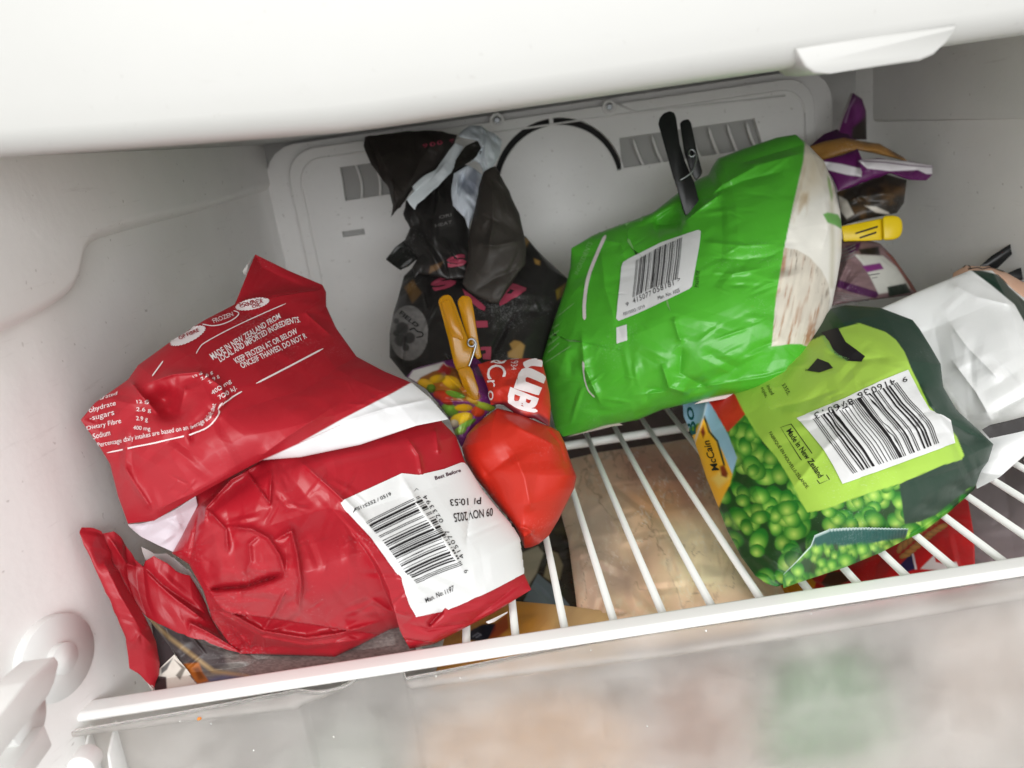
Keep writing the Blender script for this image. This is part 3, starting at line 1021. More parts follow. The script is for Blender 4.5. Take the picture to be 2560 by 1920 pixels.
flapA = sheet('folded_top', rb,
              top=[(202, 1050, .372), (237, 1007, .378), (320, 949, .386), (345, 913, .392), (421, 858, .405), (511, 800, .425), (587, 761, .445), (612, 700, .462), (638, 636, .482)],
              right=[(638, 636, .482), (720, 676, .488), (806, 712, .49), (815, 730, .487), (815, 765, .478), (840, 820, .466), (891, 891, .452), (960, 928, .442), (1030, 957, .434), (1075, 995, .43), (1121, 1048, .424)],
              bottom=[(320, 1309, .374), (385, 1302, .366), (490, 1240, .358), (580, 1190, .360), (656, 1150, .366), (750, 1143, .374), (900, 1112, .392), (1041, 1064, .410), (1121, 1048, .424)],
              left=[(202, 1050, .372), (248, 1115, .372), (275, 1160, .372), (295, 1240, .373), (320, 1309, .374)],
              bulge=0.020, power=0.7, back=0.03, paint=paint_flap, material='film', seed=5,
              feats=[('bump',) + Aq((740, 1180))[0] + (46, 34, 15, -.016),
                     ('bump',) + Aq((760, 1260))[0] + (22, 14, 0, -.006),
                     ('crease', Aq((620, 1040), (780, 985), (960, 970), (1090, 1050), (1150, 1150), (1080, 1260), (950, 1330)), .0045, 10),
                     ('crease', Aq((480, 1020), (560, 1130), (690, 1270)), .0045, 9),
                     ('crease', Aq((870, 1060), (830, 1250)), .0025, 8),
                     ('crease', Aq((900, 1480), (920, 1350), (1080, 1200)), -.004, 10),
                     ('crease', Aq((1190, 500), (1500, 440), (1830, 400)), .0040, 12),
                     ('step', Aq((1830, 380), (1500, 430), (1190, 505)), -.006, 14),
                     ('crease', Aq((1840, 430), (1700, 560), (1880, 720)), .003, 12),
                     ('crease', Bq((430, 20), (520, 170), (640, 350)), .004, 10),
                     ('crease', Bq((640, 350), (900, 240), (1250, 60)), .0022, 14),
                     ('bump', 760, 1010, 180, 60, -25, .006),
                     ('crease', Cq((250, 370), (500, 290), (800, 225)), .0020, 6),
                     ('crease', [(640, 1150), (720, 1090), (860, 1000)], .0025, 16)],
              crum=[dict(n=34, amp=.0014, size=110, seed=6), dict(n=70, amp=.0008, size=40, seed=66), dict(n=16, amp=.0024, size=60, seed=26, box=(220, 500, 960, 1300))])

# white film edges of the same bag
sheet('inner_face', rb, top=Bq((468, 446, .380), (560, 440, .379), (650, 418, .376), (800, 340, .372), (938, 250, .372)),
      right=Bq((938, 250, .374), (952, 312, .382), (880, 470, .388), (785, 637, .392)),
      bottom=Bq((500, 480, .385), (560, 530, .387), (680, 590, .390), (785, 637, .392)), left=Bq((468, 446, .380), (484, 465, .382), (500, 480, .385)),
      paint=plain((222, 214, 222), .03), back=.0006, flat=True, crum=dict(n=16, amp=.002, size=45, seed=3), material='film_matte', seed=2)
sheet('inner_face', rb, top=Aq((1262, 272, .470), (1300, 215, .475), (1350, 158, .486)), right=Aq((1350, 158, .486), (1330, 230, .48), (1292, 302, .47)),
      bottom=Aq((1272, 292, .468), (1292, 302, .47)), left=Aq((1262, 272, .470), (1272, 292, .468)), paint=plain((206, 204, 200), .03), back=.0005, flat=True, material='film_matte')
sheet('inner_face', rb, top=Cq((1100, 1552, .392), (1150, 1530, .394), (1232, 1490, .398)), right=Cq((1232, 1490, .398), (1228, 1500, .399), (1210, 1512, .40)),
      bottom=Cq((1120, 1562, .393), (1150, 1552, .396), (1210, 1512, .40)), left=Cq((1100, 1552, .392), (1110, 1560, .393), (1120, 1562, .393)), paint=plain((226, 222, 220), .03), back=.0005, flat=True, material='film_matte')

# sticker
lab = coons2(Cq((243, 845), (262, 832), (600, 675), (700, 685), (850, 650), (950, 611), (968, 612)), Cq((968, 612), (985, 628), (1080, 780), (1170, 890), (1250, 980), (1295, 1055), (1318, 1140), (1322, 1270)),
             Cq((690, 1518), (840, 1484), (856, 1462), (875, 1478), (1100, 1380), (1322, 1270)), Cq((243, 845), (265, 890), (420, 1060), (520, 1200), (600, 1290), (650, 1450), (690, 1518)))
st = Decal(body, .0007); st.patch(lab, 150, 130); stick = st.build('barcode_sticker', rb, 'sticker')
ink = Decal(body, .0011)
barQ = coons2(Cq((385, 968), (560, 880), (700, 812)), Cq((700, 812), (790, 930), (880, 1090), (955, 1215)), Cq((682, 1325), (820, 1265), (955, 1215)), Cq((385, 968), (500, 1095), (590, 1210), (682, 1325)))
bars(ink, lambda a, b: barQ(1 - np.clip(b, -.1, 1), 1 - a), '9415077023394', 14)
digit = lambda x0, y0, x1, y1, h=26: [Cq((x0, y0))[0], Cq((x1, y1))[0], Cq((x1 - h * .85, y1 + h * .5))[0], Cq((x0 - h * .85, y0 + h * .5))[0]]
ink.text('9', digit(992, 1252, 982, 1236))
ink.text('415077', digit(966, 1172, 868, 1010), space=1.2)
ink.text('023394', digit(846, 962, 742, 806), space=1.2)
ink.line(Cq((668, 786), (684, 768), (698, 778)), 1.6, 1)
ink.text('FS115552 / 0519', Cq((325, 908), (537, 808), (530, 788), (318, 888)), bold=.012)
ink.text('Man. No: 1197', Cq((742, 1430), (908, 1362), (900, 1335), (732, 1405)), bold=.012)
ink.text('09 NOV 2025', Cq((1135, 882), (900, 915), (910, 968), (1135, 930)), bold=.01)
ink.text('P1 10:53', Cq((1068, 820), (880, 832), (886, 872), (1066, 862)), bold=.01)
ink.build('barcode', stick, 'ink')
ink = Decal(body, .0011); ink.text('Best Before', Cq((796, 718), (947, 668), (942, 648), (790, 696)), bold=.02); ink.build('best_before_text', stick, 'ink_maroon')

pr = Decal(flapA, .0004)
pr.text('MADE IN NEW ZEALAND FROM', Aq((1060, 890), (1528, 598), (1512, 563), (1030, 850)), bold=.018)
pr.text('LOCAL AND IMPORTED INGREDIENTS.', along(Aq((1110, 905), (1300, 790), (1540, 660), (1662, 628)), 15), bold=.018)
pr.text('KEEP FROZEN AT OR BELOW', Aq((1225, 915), (1645, 702), (1628, 668), (1195, 880)), bold=.018)
pr.text('ONCE/IF THAWED, DO NOT R', Aq((1265, 955), (1712, 742), (1692, 700), (1238, 912)), bold=.018)
pr.line(Aq((1355, 1052), (1600, 925), (1818, 810)), 4.2)
pr.line(Aq((942, 845), (965, 805), (1000, 770), (1140, 692), (1330, 600), (1562, 498)), 2.4)
pr.line(Aq((640, 1000), (715, 895)), 3.0, 1)
pr.line(Aq((985, 640), (1050, 652), (1120, 642), (1190, 612), (1230, 580), (1232, 560), (1200, 548)), 2.6)
for (cx_, cy_, rx_, ry_, an) in ((1330, 502, 118, 37, -13), (885, 722, 132, 44, -26)):
    pts = []
    for k in range(120):
        a = k * 2 * math.pi / 120; rr = 1 + .045 * math.cos(a * 30)
        u, v = rx_ * rr * math.cos(a), ry_ * rr * math.sin(a); t_ = math.radians(an)
        pts.append((cx_ + u * math.cos(t_) - v * math.sin(t_), cy_ + u * math.sin(t_) + v * math.cos(t_)))
    pr.poly(Aq(*pts), 16)
pr.text('ohydrate', Aq((205, 1262), (392, 1208), (388, 1165), (198, 1218)))
pr.text('-sugars', Aq((208, 1318), (382, 1278), (376, 1240), (204, 1285)))
pr.text('Dietary Fibre', Aq((192, 1378), (428, 1332), (422, 1288), (186, 1345)))
pr.text('Sodium', Aq((235, 1432), (354, 1404), (348, 1366), (228, 1396)))
pr.text('urated', Aq((280, 1165), (395, 1130), (400, 1105), (275, 1140)))
pr.text('12 g', Aq((535, 1195), (612, 1188), (606, 1156), (530, 1164)))
pr.text('2.6 g', Aq((530, 1250), (632, 1256), (630, 1220), (530, 1214)))
pr.text('2.9 g', Aq((530, 1312), (612, 1322), (608, 1282), (530, 1275)))
pr.text('400 mg', Aq((508, 1374), (630, 1386), (628, 1348), (512, 1340)))
pr.text('12 g', Aq((930, 1015), (985, 985), (975, 965), (915, 998)))
pr.text('2.6 g', Aq((985, 1035), (1060, 985), (1048, 960), (975, 1010)))
pr.text('2.9 g', Aq((1040, 1058), (1105, 1012), (1090, 985), (1025, 1032)))
pr.text('400 mg', Aq((1062, 1142), (1190, 1050), (1172, 1018), (1042, 1106)))
pr.text('700 kJ.', Aq((1112, 1172), (1228, 1098), (1212, 1062), (1092, 1138)))
pr.text('Percentage daily intakes are based on an average adult diet', along(Aq((268, 1498), (450, 1462), (700, 1412), (900, 1376), (1010, 1330), (1072, 1262), (1092, 1195)), 15), cut=14)
pr.line(Aq((330, 1526), (600, 1470), (900, 1402), (1030, 1348), (1088, 1270), (1112, 1200), (1180, 1152), (1258, 1106)), 3.2)
pr.build('white_print', rb, 'ink_white')
pr = Decal(flapA, .0008)
pr.text('SOURCE', Aq((1245, 520), (1400, 478), (1395, 464), (1235, 502)), bold=.02)
pr.text('CANOLA', Aq((1248, 532), (1405, 496), (1402, 478), (1238, 514)), bold=.02)
pr.text('OIL', Aq((1330, 535), (1390, 518), (1385, 500), (1322, 515)), bold=.02)
pr.build('badge_text', rb, 'ink_red')
pr = Decal(flapA, .0008)
pr.text('OF FIBRE', Aq((830, 755), (965, 695), (955, 672), (818, 732)), bold=.02)
pr.build('badge_text', rb, 'ink_red')
pr = Decal(flapA, .0006)
pr.text('FROZEN', Aq((1065, 638), (1200, 585), (1190, 558), (1050, 608)), bold=.02)
pr.build('badge_text', rb, 'ink_pale')

# ------------------------------------------------------------------ torn crimson wrapper in the corner
tw = thing('torn_wrapper', 'torn strip of crimson wrapper standing in the front left corner by the wall', 'wrapper', (-0.18, 0.02, 0.0))
sheet('rolled_strip', tw, top=Bq((133, 500, .366), (150, 468, .368), (215, 474, .372), (285, 492, .376)),
      right=Bq((285, 492, .376), (300, 520, .378), (370, 720, .382), (480, 910, .386), (590, 1085, .388), (662, 1250, .389), (692, 1400, .389), (684, 1480, .389), (650, 1584, .386)),
      bottom=Bq((480, 1440, .380), (560, 1500, .383), (650, 1584, .386)),
      left=Bq((133, 500, .366), (190, 640, .368), (250, 765, .369), (370, 1030, .372), (458, 1240, .375), (468, 1350, .378), (480, 1440, .380)),
      bulge=.005, power=.7, back=.006, paint=paint_body, material='film', tear=1.2,
      feats=[('crease', Bq((480, 1300), (560, 1200), (650, 1290)), .003, 12), ('crease', Bq((300, 700), (430, 960), (560, 1180)), .003, 14)], crum=dict(n=14, amp=.0018, size=60, seed=5))
sheet('torn_face', tw, top=Bq((292, 508, .378), (330, 505, .38), (372, 498, .382), (420, 540, .386), (450, 590, .390), (520, 690, .392), (575, 745, .392), (590, 700, .390), (650, 660, .390), (740, 715, .392), (810, 775, .394), (900, 800, .398), (985, 940, .402), (1045, 1095, .404)),
      right=Bq((1045, 1095, .404), (1100, 1180, .402), (1180, 1270, .398), (1262, 1337, .394)),
      bottom=Bq((430, 850, .386), (540, 1020, .388), (600, 1085, .389), (740, 1160, .389), (880, 1222, .388), (1000, 1250, .390), (1150, 1310, .392), (1262, 1337, .394)),
      left=Bq((292, 508, .378), (340, 700, .383), (430, 850, .386)),
      bulge=.001, power=.7, back=.004, paint=paint_body, material='film', tear=1.0,
      feats=[('crease', Bq((880, 1215), (900, 1130), (1020, 1190), (1260, 1330)), .004, 7), ('crease', Bq((330, 520), (460, 720), (560, 740)), .003, 7), ('crease', Bq((560, 740), (760, 930), (1000, 1110)), .0035, 8), ('crease', Bq((450, 600), (700, 860), (1000, 1060)), -.004, 9)], crum=dict(n=18, amp=.0012, size=60, seed=9))
sheet('inner_face', tw, top=Bq((560, 598, .402), (650, 650, .402), (740, 650, .402), (800, 690, .404), (900, 770, .406)), right=Bq((900, 770, .406), (960, 860, .408), (1040, 1092, .41)),
      bottom=Bq((590, 690, .402), (760, 780, .406), (880, 830, .408), (985, 1000, .41), (1040, 1092, .41)), left=Bq((560, 598, .402), (575, 650, .402), (590, 690, .402)),
      paint=plain((196, 186, 184), .05), back=.0006, flat=True, crum=dict(n=10, amp=.0015, size=30, seed=3), material='film_matte', tear=.6)
sheet('inner_face', tw, top=Bq((590, 1515, .384), (650, 1570, .386)), right=Bq((650, 1570, .386), (660, 1600, .386)), bottom=Bq((630, 1590, .386), (660, 1600, .386)), left=Bq((590, 1515, .384), (630, 1590, .386)),
      paint=plain((224, 220, 214), .02), back=.0005, flat=True, material='film_matte')

# ------------------------------------------------------------------ grey printed bag under the crimson bag
gb = thing('grey_bag', 'grey mottled printed bag squashed under the crimson bag behind the rim', 'food bag', (-0.09, 0.01, 0.0))


def paint_grey(px, py, S, T):
    n = fbm(px / 7, py / 3.2, 11); n2 = fbm(px / 40, py / 30, 4)
    col = lin((118, 112, 108)) * (0.45 + 1.1 * n)[..., None]
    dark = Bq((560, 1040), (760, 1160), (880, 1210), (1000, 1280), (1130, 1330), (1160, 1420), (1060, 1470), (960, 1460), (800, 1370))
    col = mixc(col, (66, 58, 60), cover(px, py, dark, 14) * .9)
    d, t = segd(px, py, Bq((600, 1080), (760, 1230), (980, 1400), (1060, 1460), (1300, 1500)))
    col = mixc(col, (176, 148, 104), np.clip(1 - d / 9, 0, 1) * .8)
    d, t = segd(px, py, Bq((1020, 1530), (1130, 1505), (1260, 1510)))
    col = mixc(col, (84, 92, 132), np.clip(1 - d / 12, 0, 1) * .7)
    col = mixc(col, (168, 96, 36), cover(px, py, Bq((850, 1410), (960, 1400), (985, 1470), (1030, 1530), (950, 1550), (880, 1460)), 5))
    col = mixc(col, (96, 50, 24), cover(px, py, Bq((920, 1440), (960, 1430), (1000, 1510), (960, 1520)), 8) * .8)
    return col


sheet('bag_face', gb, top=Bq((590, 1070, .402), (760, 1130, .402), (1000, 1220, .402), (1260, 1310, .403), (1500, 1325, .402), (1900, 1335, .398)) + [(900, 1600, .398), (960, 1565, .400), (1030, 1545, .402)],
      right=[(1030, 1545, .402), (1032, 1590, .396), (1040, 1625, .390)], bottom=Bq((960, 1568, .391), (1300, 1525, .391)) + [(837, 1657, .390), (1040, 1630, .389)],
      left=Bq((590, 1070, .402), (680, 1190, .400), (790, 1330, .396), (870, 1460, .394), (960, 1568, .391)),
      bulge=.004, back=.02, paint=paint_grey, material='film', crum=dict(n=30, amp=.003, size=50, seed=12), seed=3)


def paint_facet(px, py, S, T):
    col = np.ones(px.shape + (3,)) * lin((214, 208, 198))
    col = mixc(col, (120, 114, 106), cover(px, py, Bq((790, 1380), (870, 1440), (830, 1520), (800, 1490), (840, 1440)), 3))
    col = mixc(col, (60, 44, 44), cover(px, py, Bq((640, 1490), (735, 1500), (740, 1610), (640, 1610)), 3))
    col = mixc(col, (96, 94, 92), cover(px, py, Bq((700, 1440), (780, 1370), (740, 1450), (700, 1480)), 3))
    return col


sheet('bag_corner', gb, top=Bq((690, 1440, .392), (790, 1345, .393)), right=Bq((790, 1345, .393), (880, 1450, .391), (950, 1545, .391), (980, 1562, .391)),
      bottom=Bq((640, 1605, .390), (980, 1565, .391)), left=Bq((690, 1440, .392), (655, 1540, .391), (640, 1605, .390)), back=.006, paint=paint_facet, material='film_matte',
      crum=dict(n=12, amp=.003, size=40, seed=2))
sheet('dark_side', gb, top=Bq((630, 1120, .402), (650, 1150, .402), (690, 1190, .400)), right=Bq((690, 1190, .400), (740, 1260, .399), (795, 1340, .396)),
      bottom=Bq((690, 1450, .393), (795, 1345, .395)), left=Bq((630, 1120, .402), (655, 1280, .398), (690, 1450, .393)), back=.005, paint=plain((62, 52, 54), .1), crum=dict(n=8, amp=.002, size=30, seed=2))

# ------------------------------------------------------------------ orange red pouch
Eq = lambda *p: q('E', *p)
op = thing('orange_red_pouch', 'bulging orange-red pouch with white lettering leaning beside the crimson bag', 'pouch', (0.02, 0.10, 0.0))
ORANGE = (186, 42, 28)
pouch = sheet('pouch_body', op, top=Cq((1040, 385, .462), (1100, 335, .462), (1170, 285, .464), (1300, 320, .462), (1420, 372, .460), (1490, 398, .458), (1535, 425, .458)),
              right=Cq((1535, 425, .458), (1568, 490, .455), (1600, 590, .452), (1638, 690, .449), (1625, 760, .449), (1575, 860, .449), (1530, 950, .448), (1475, 1040, .447)),
              bottom=Cq((1260, 940, .448), (1290, 1010, .447), (1312, 1070, .446), (1330, 1115, .445), (1370, 1110, .446), (1415, 1090, .447), (1475, 1040, .447)),
              left=Cq((1040, 385, .462), (990, 440, .460), (958, 520, .458), (980, 600, .455), (1040, 700, .452), (1120, 800, .450), (1200, 900, .448), (1260, 940, .448)),
              bulge=.030, power=.55, back=.035, paint=plain(ORANGE, .04), material='film_soft',
              feats=[('crease', Cq((1080, 690), (1150, 640), (1270, 560)), -.0035, 20), ('crease', Cq((1270, 560), (1330, 700), (1370, 900)), .004, 22),
                     ('crease', Cq((1200, 330), (1330, 420), (1460, 480), (1540, 520)), .0035, 18), ('crease', Cq((1460, 400), (1540, 500), (1580, 640)), -.0045, 14),
                     ('crease', Cq((1290, 985), (1350, 1000), (1385, 1030)), .004, 7), ('crease', Cq((1320, 1050), (1370, 1020)), .003, 6), ('bump',) + Cq((1130, 760))[0] + (50, 40, 0, -.004)],
              crum=[dict(n=10, amp=.0012, size=120, seed=31)], seed=6)


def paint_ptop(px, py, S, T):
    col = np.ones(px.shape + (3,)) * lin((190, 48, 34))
    return mixc(col, (104, 28, 38), cover(px, py, Eq((1090, 1010), (1220, 1010), (1380, 1120), (1480, 1105), (1570, 1160), (1580, 1260), (1300, 1250)), 8))  # maroon patch is painted shadow between the top and the pouch body


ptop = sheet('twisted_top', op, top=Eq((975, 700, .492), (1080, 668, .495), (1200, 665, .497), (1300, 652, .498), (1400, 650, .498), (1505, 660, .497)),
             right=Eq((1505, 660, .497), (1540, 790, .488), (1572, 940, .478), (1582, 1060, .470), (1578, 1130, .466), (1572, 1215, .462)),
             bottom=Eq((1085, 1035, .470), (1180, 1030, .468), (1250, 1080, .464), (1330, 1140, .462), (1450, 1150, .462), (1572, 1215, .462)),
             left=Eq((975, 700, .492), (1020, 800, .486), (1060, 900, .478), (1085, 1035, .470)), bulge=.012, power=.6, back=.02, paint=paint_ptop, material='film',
             feats=[('crease', Eq((1000, 720), (1090, 850), (1110, 1000)), .004, 12), ('crease', Eq((1220, 1000), (1380, 1010), (1550, 880)), -.002, 14)], crum=dict(n=18, amp=.0022, size=60, seed=7))
pr = Decal(ptop, .0005)
pr.text('u', Eq((1345, 700), (1270, 900), (1480, 960), (1545, 800)), bold=.05, cut=12)
pr.text('B', Eq((1245, 890), (1215, 1030), (1440, 1095), (1480, 985)), bold=.035, cut=12)
pr.line(Eq((1360, 720), (1420, 690), (1520, 700)), 17); pr.line(Eq((1230, 1000), (1330, 1060), (1470, 1090)), 9)
pr.line(Eq((1420, 670), (1470, 665)), 14, 1)
pr.text('C', Eq((1050, 715), (1060, 830), (1215, 805), (1200, 700)), cut=14)
pr.text('r', Eq((1060, 835), (1065, 900), (1125, 890), (1120, 835)), cut=14)
pr.text('o', Eq((1065, 920), (1072, 1000), (1112, 995), (1108, 915)), cut=14)
pr.line(Eq((1085, 690), (1130, 670), (1170, 690), (1215, 672)), 4); pr.line(Eq((1090, 680), (1150, 695), (1200, 690)), 3)
pr.build('white_lettering', op, 'ink_white')
pr = Decal(ptop, .0005); pr.text('1934', Eq((1250, 662), (1252, 752), (1296, 750), (1320, 655)), cut=12); pr.build('year_text', op, 'ink_pale')

# ------------------------------------------------------------------ purple vegetable bag with clothes peg
vb = thing('vegetable_bag', 'purple bag printed with yellow and green vegetables, pinched by an amber peg', 'food bag', (0.01, 0.13, 0.0))
YEL, GRN = (226, 176, 26), (112, 160, 52)


def paint_veg(px, py, S, T):
    col = np.ones(px.shape + (3,)) * lin((112, 44, 110))
    col = mixc(col, (150, 90, 30), cover(px, py, Eq((480, 790), (700, 700), (860, 760), (1000, 960), (980, 1010), (700, 1000), (560, 900)), 6))
    col = mixc(col, (228, 226, 222), cover(px, py, Eq((400, 810), (440, 750), (690, 680), (730, 720), (600, 760), (500, 810), (470, 850)), 3))
    col = mixc(col, (176, 44, 40), cover(px, py, Eq((690, 690), (760, 745), (740, 790), (640, 760)), 3))
    rng = np.random.RandomState(4)
    items = [(545, 865, 75, 45, 20, YEL), (760, 850, 90, 55, 25, YEL), (640, 820, 70, 36, -10, YEL), (690, 960, 90, 45, 10, (196, 60, 34)), (790, 950, 90, 28, 15, GRN),
             (745, 1080, 80, 55, 20, GRN), (860, 1060, 80, 34, 0, YEL), (840, 1150, 105, 52, -15, (234, 196, 36)), (980, 1090, 60, 50, 0, (196, 66, 36)), (1040, 1050, 110, 32, 18, (150, 170, 50)),
             (880, 1200, 100, 26, -30, GRN), (830, 1250, 60, 34, -20, (140, 180, 70)), (590, 900, 40, 40, 0, (90, 120, 30)), (930, 1000, 60, 26, 30, (190, 150, 50)), (720, 1010, 60, 26, 20, (176, 52, 36)),
             (780, 1190, 40, 34, 0, (236, 222, 190))]
    for (cx_, cy_, rx_, ry_, an, c_) in items:
        x, y = Eq((cx_, cy_))[0]
        a = math.radians(an); s_ = 3.318
        u = ((px - x) * math.cos(a) + (py - y) * math.sin(a)) / (rx_ / s_); v = (-(px - x) * math.sin(a) + (py - y) * math.cos(a)) / (ry_ / s_)
        r = np.hypot(u, v)
        m_ = np.clip((1 - r) * 8, 0, 1)
        cc = lin(c_) * np.clip(1.15 - .45 * np.hypot(u + .3, v + .35) ** 2, .45, 1.2)[..., None]
        col = col * (1 - m_[..., None]) + cc * m_[..., None]
    return col


sheet('bag_face', vb, top=Eq((385, 800, .515), (440, 745, .518), (560, 705, .52), (690, 675, .522), (780, 655, .522), (960, 645, .518), (1010, 690, .512)),
      right=Eq((1010, 690, .512), (1070, 830, .500), (1100, 960, .492), (1130, 1060, .486), (1060, 1110, .478), (1010, 1160, .475), (960, 1280, .470)),
      bottom=Eq((840, 1385, .470), (900, 1330, .470), (960, 1280, .470)),
      left=Eq((385, 800, .515), (440, 835, .51), (540, 900, .500), (640, 1010, .490), (740, 1150, .480), (790, 1290, .474), (840, 1385, .470)),
      bulge=.012, power=.6, back=.03, paint=paint_veg, material='film_gloss',
      feats=[('crease', Eq((690, 760), (790, 860), (880, 960)), .007, 12), ('crease', Eq((930, 690), (960, 800), (1000, 1000)), .008, 12), ('crease', Eq((560, 900), (760, 920), (920, 990)), -.005, 10),
             ('crease', Eq((650, 1010), (800, 1010), (960, 1020)), -.004, 9), ('crease', Eq((780, 740), (830, 860), (930, 980)), .006, 10)],
      crum=[dict(n=34, amp=.0035, size=55, seed=41)], tear=.8)
vt = Decal.__new__(Decal)


def peg(name, label, prongs, z, thick, material, ringc, ringr, wire, wr=.00065, parent_at=None, jaw=None):
    c0 = P(np.array([prongs[0][0][0]]), np.array([prongs[0][0][1]]), np.array([z + .02]))[0]
    t = thing(name, label, 'clothes peg', c0, None)
    for i, pr_ in enumerate(prongs):
        prism('prong', material, t, pr_, z + (.003 if i else 0), thick, .0009)
    if jaw:
        prism('jaw', material, t, jaw, z + .0012, thick * .8, .0008)
    cx_, cy_ = ringc
    bm = bmesh.new()
    for k in range(3):
        pts = [P(np.array([cx_ + ringr * math.cos(a)]), np.array([cy_ + ringr * 1.1 * math.sin(a)]), np.array([z - .0022 + k * .0016 + a * .0002]))[0] for a in np.linspace(0, 2 * math.pi, 18)]
        tube_bm(bm, pts, wr, 6)
    pts = [P(np.array([x]), np.array([y]), np.array([z - .0022]))[0] for x, y in smooth_line([w[:2] for w in wire], 5)]
    tube_bm(bm, pts, wr, 6)
    bm_obj('spring', bm, 'steel', t)
    return t


M['amber'] = mat('amber_translucent_plastic', (224, 164, 26), 0.2, trans=0.62, ior=1.4, sss=0.0, bump=.05, bscale=200)
M['black_plastic'] = mat('black_plastic', (24, 25, 26), 0.38, bump=.1, bscale=300)
M['yellow_plastic'] = mat('yellow_plastic', (228, 196, 16), 0.38, bump=.05)
ap = peg('clothes_peg', 'translucent amber clothes peg clipped on the purple vegetable bag', [
    Eq((648, 185), (655, 155), (690, 126), (735, 120), (762, 140), (790, 205), (850, 370), (890, 478), (935, 560), (928, 640), (905, 715), (800, 748), (778, 690), (762, 620), (735, 500), (700, 370)),
    Eq((808, 190), (818, 155), (850, 128), (900, 132), (925, 155), (945, 260), (965, 400), (985, 520), (1012, 640), (975, 662), (930, 600), (890, 470), (850, 340))],
    .478, .0085, 'amber', Eq((925, 520))[0], 9.0, Eq((950, 505), (962, 530), (950, 580), (925, 660), (903, 718)),
    jaw=Eq((800, 735), (905, 705), (935, 760), (985, 900), (990, 990), (950, 1000), (890, 960), (850, 870)))
prism('rib', 'amber', ap, Eq((672, 190), (700, 165), (742, 165), (760, 200), (825, 380), (862, 480), (850, 500), (760, 470), (730, 380)), .4768, .0015, .0005)

# ------------------------------------------------------------------ black bag at the back
Dq = lambda *p: q('D', *p)
bb = thing('black_bag', 'black crumpled food bag with pink lettering and torn open top at the back', 'food bag', (0.0, 0.25, 0.0))
BLK = (38, 36, 35)


def paint_black(px, py, S, T):
    col = np.ones(px.shape + (3,)) * lin(BLK) * (0.8 + .4 * fbm(px / 30, py / 30, 8))[..., None]
    for pg_, c_ in ((Dq((430, 1455), (505, 1385), (540, 1450), (580, 1500), (500, 1590), (470, 1520)), (96, 72, 42)), (Dq((640, 1340), (650, 1280), (760, 1240), (720, 1300)), (110, 84, 58)),
                    (Eq((1230, 640), (1225, 600), (1262, 575), (1240, 530), (1280, 500), (1330, 510), (1368, 545), (1355, 600), (1340, 670)), (150, 118, 66)), (Dq((1690, 1480), (1800, 1400), (1800, 1500), (1700, 1560)), (130, 108, 40)),
                    (Dq((1510, 1215), (1560, 1235), (1555, 1270), (1520, 1260)), (150, 116, 60)), (Dq((1430, 1040), (1480, 1060), (1440, 1120)), (146, 116, 60))):
        col = mixc(col, c_, cover(px, py, pg_, 4))
    x, y = Eq((405, 440))[0]
    e = np.hypot((px - x) / 49, (py - y) / 70)
    m_ = np.clip((1 - e) * 30, 0, 1)
    g = lin((122, 120, 118)) * (0.55 + .5 * fbm(px / 6, py / 6, 21))[..., None]
    for bx_, by_, br_ in ((350, 400, 60), (340, 500, 60), (410, 480, 55), (300, 440, 30), (380, 560, 34), (300, 340, 26)):
        xx, yy = Eq((bx_, by_))[0]
        w_ = np.clip((1 - np.hypot(px - xx, py - yy) / (br_ / 3.318)) * 4, 0, 1)[..., None]
        g = g * (1 - .85 * w_) + lin((34, 33, 33)) * .85 * w_
    col = col * (1 - m_[..., None]) + g * m_[..., None]
    return col


bbody = sheet('bag_body', bb, top=[(1010, 690, .640), (1060, 640, .655), (1120, 600, .665), (1250, 570, .67), (1314, 590, .66), (1347, 633, .65)],
              right=[(1347, 633, .65), (1385, 665, .645), (1421, 698, .64), (1400, 770, .62), (1370, 860, .60), (1352, 930, .585), (1340, 985, .575)],
              bottom=[(1014, 942, .60), (1100, 985, .585), (1220, 1010, .575), (1340, 985, .575)],
              left=[(1010, 690, .640), (995, 745, .635), (984, 780, .625), (974, 833, .615), (974, 893, .605), (1014, 942, .60)],
              bulge=.035, power=.55, back=.05, paint=paint_black, material='film', crum=[dict(n=45, amp=.006, size=70, seed=14), dict(n=60, amp=.003, size=35, seed=15)], seed=8)
sheet('gusset', bb, top=Dq((280, 1222, .63), (360, 1120, .63), (440, 1060, .63)), right=Dq((440, 1060, .63), (560, 1110, .625), (540, 1220, .62)), bottom=Dq((400, 1312, .62), (470, 1280, .62), (540, 1220, .62)),
      left=Dq((280, 1222, .63), (340, 1270, .625), (400, 1312, .62)), paint=plain((30, 30, 28), .1), back=.006, crum=dict(n=10, amp=.003, size=40, seed=3))
core = sheet('neck', bb, top=Dq((445, 735, .63), (560, 700, .632), (720, 560, .634), (850, 440, .636), (960, 440, .64)), right=Dq((960, 440, .64), (970, 700, .636), (975, 1000, .63), (1000, 1250, .62), (1010, 1380, .61)),
             bottom=Dq((520, 1380, .615), (560, 1340, .615), (800, 1390, .61), (1010, 1380, .61)), left=Dq((445, 735, .63), (425, 850, .63), (480, 960, .63), (430, 1080, .63), (540, 1210, .622), (500, 1290, .618), (520, 1380, .615)),
             paint=paint_black, bulge=.012, back=.03, material='film', crum=dict(n=34, amp=.006, size=60, seed=22, ang=70, spread=40), tear=.8)
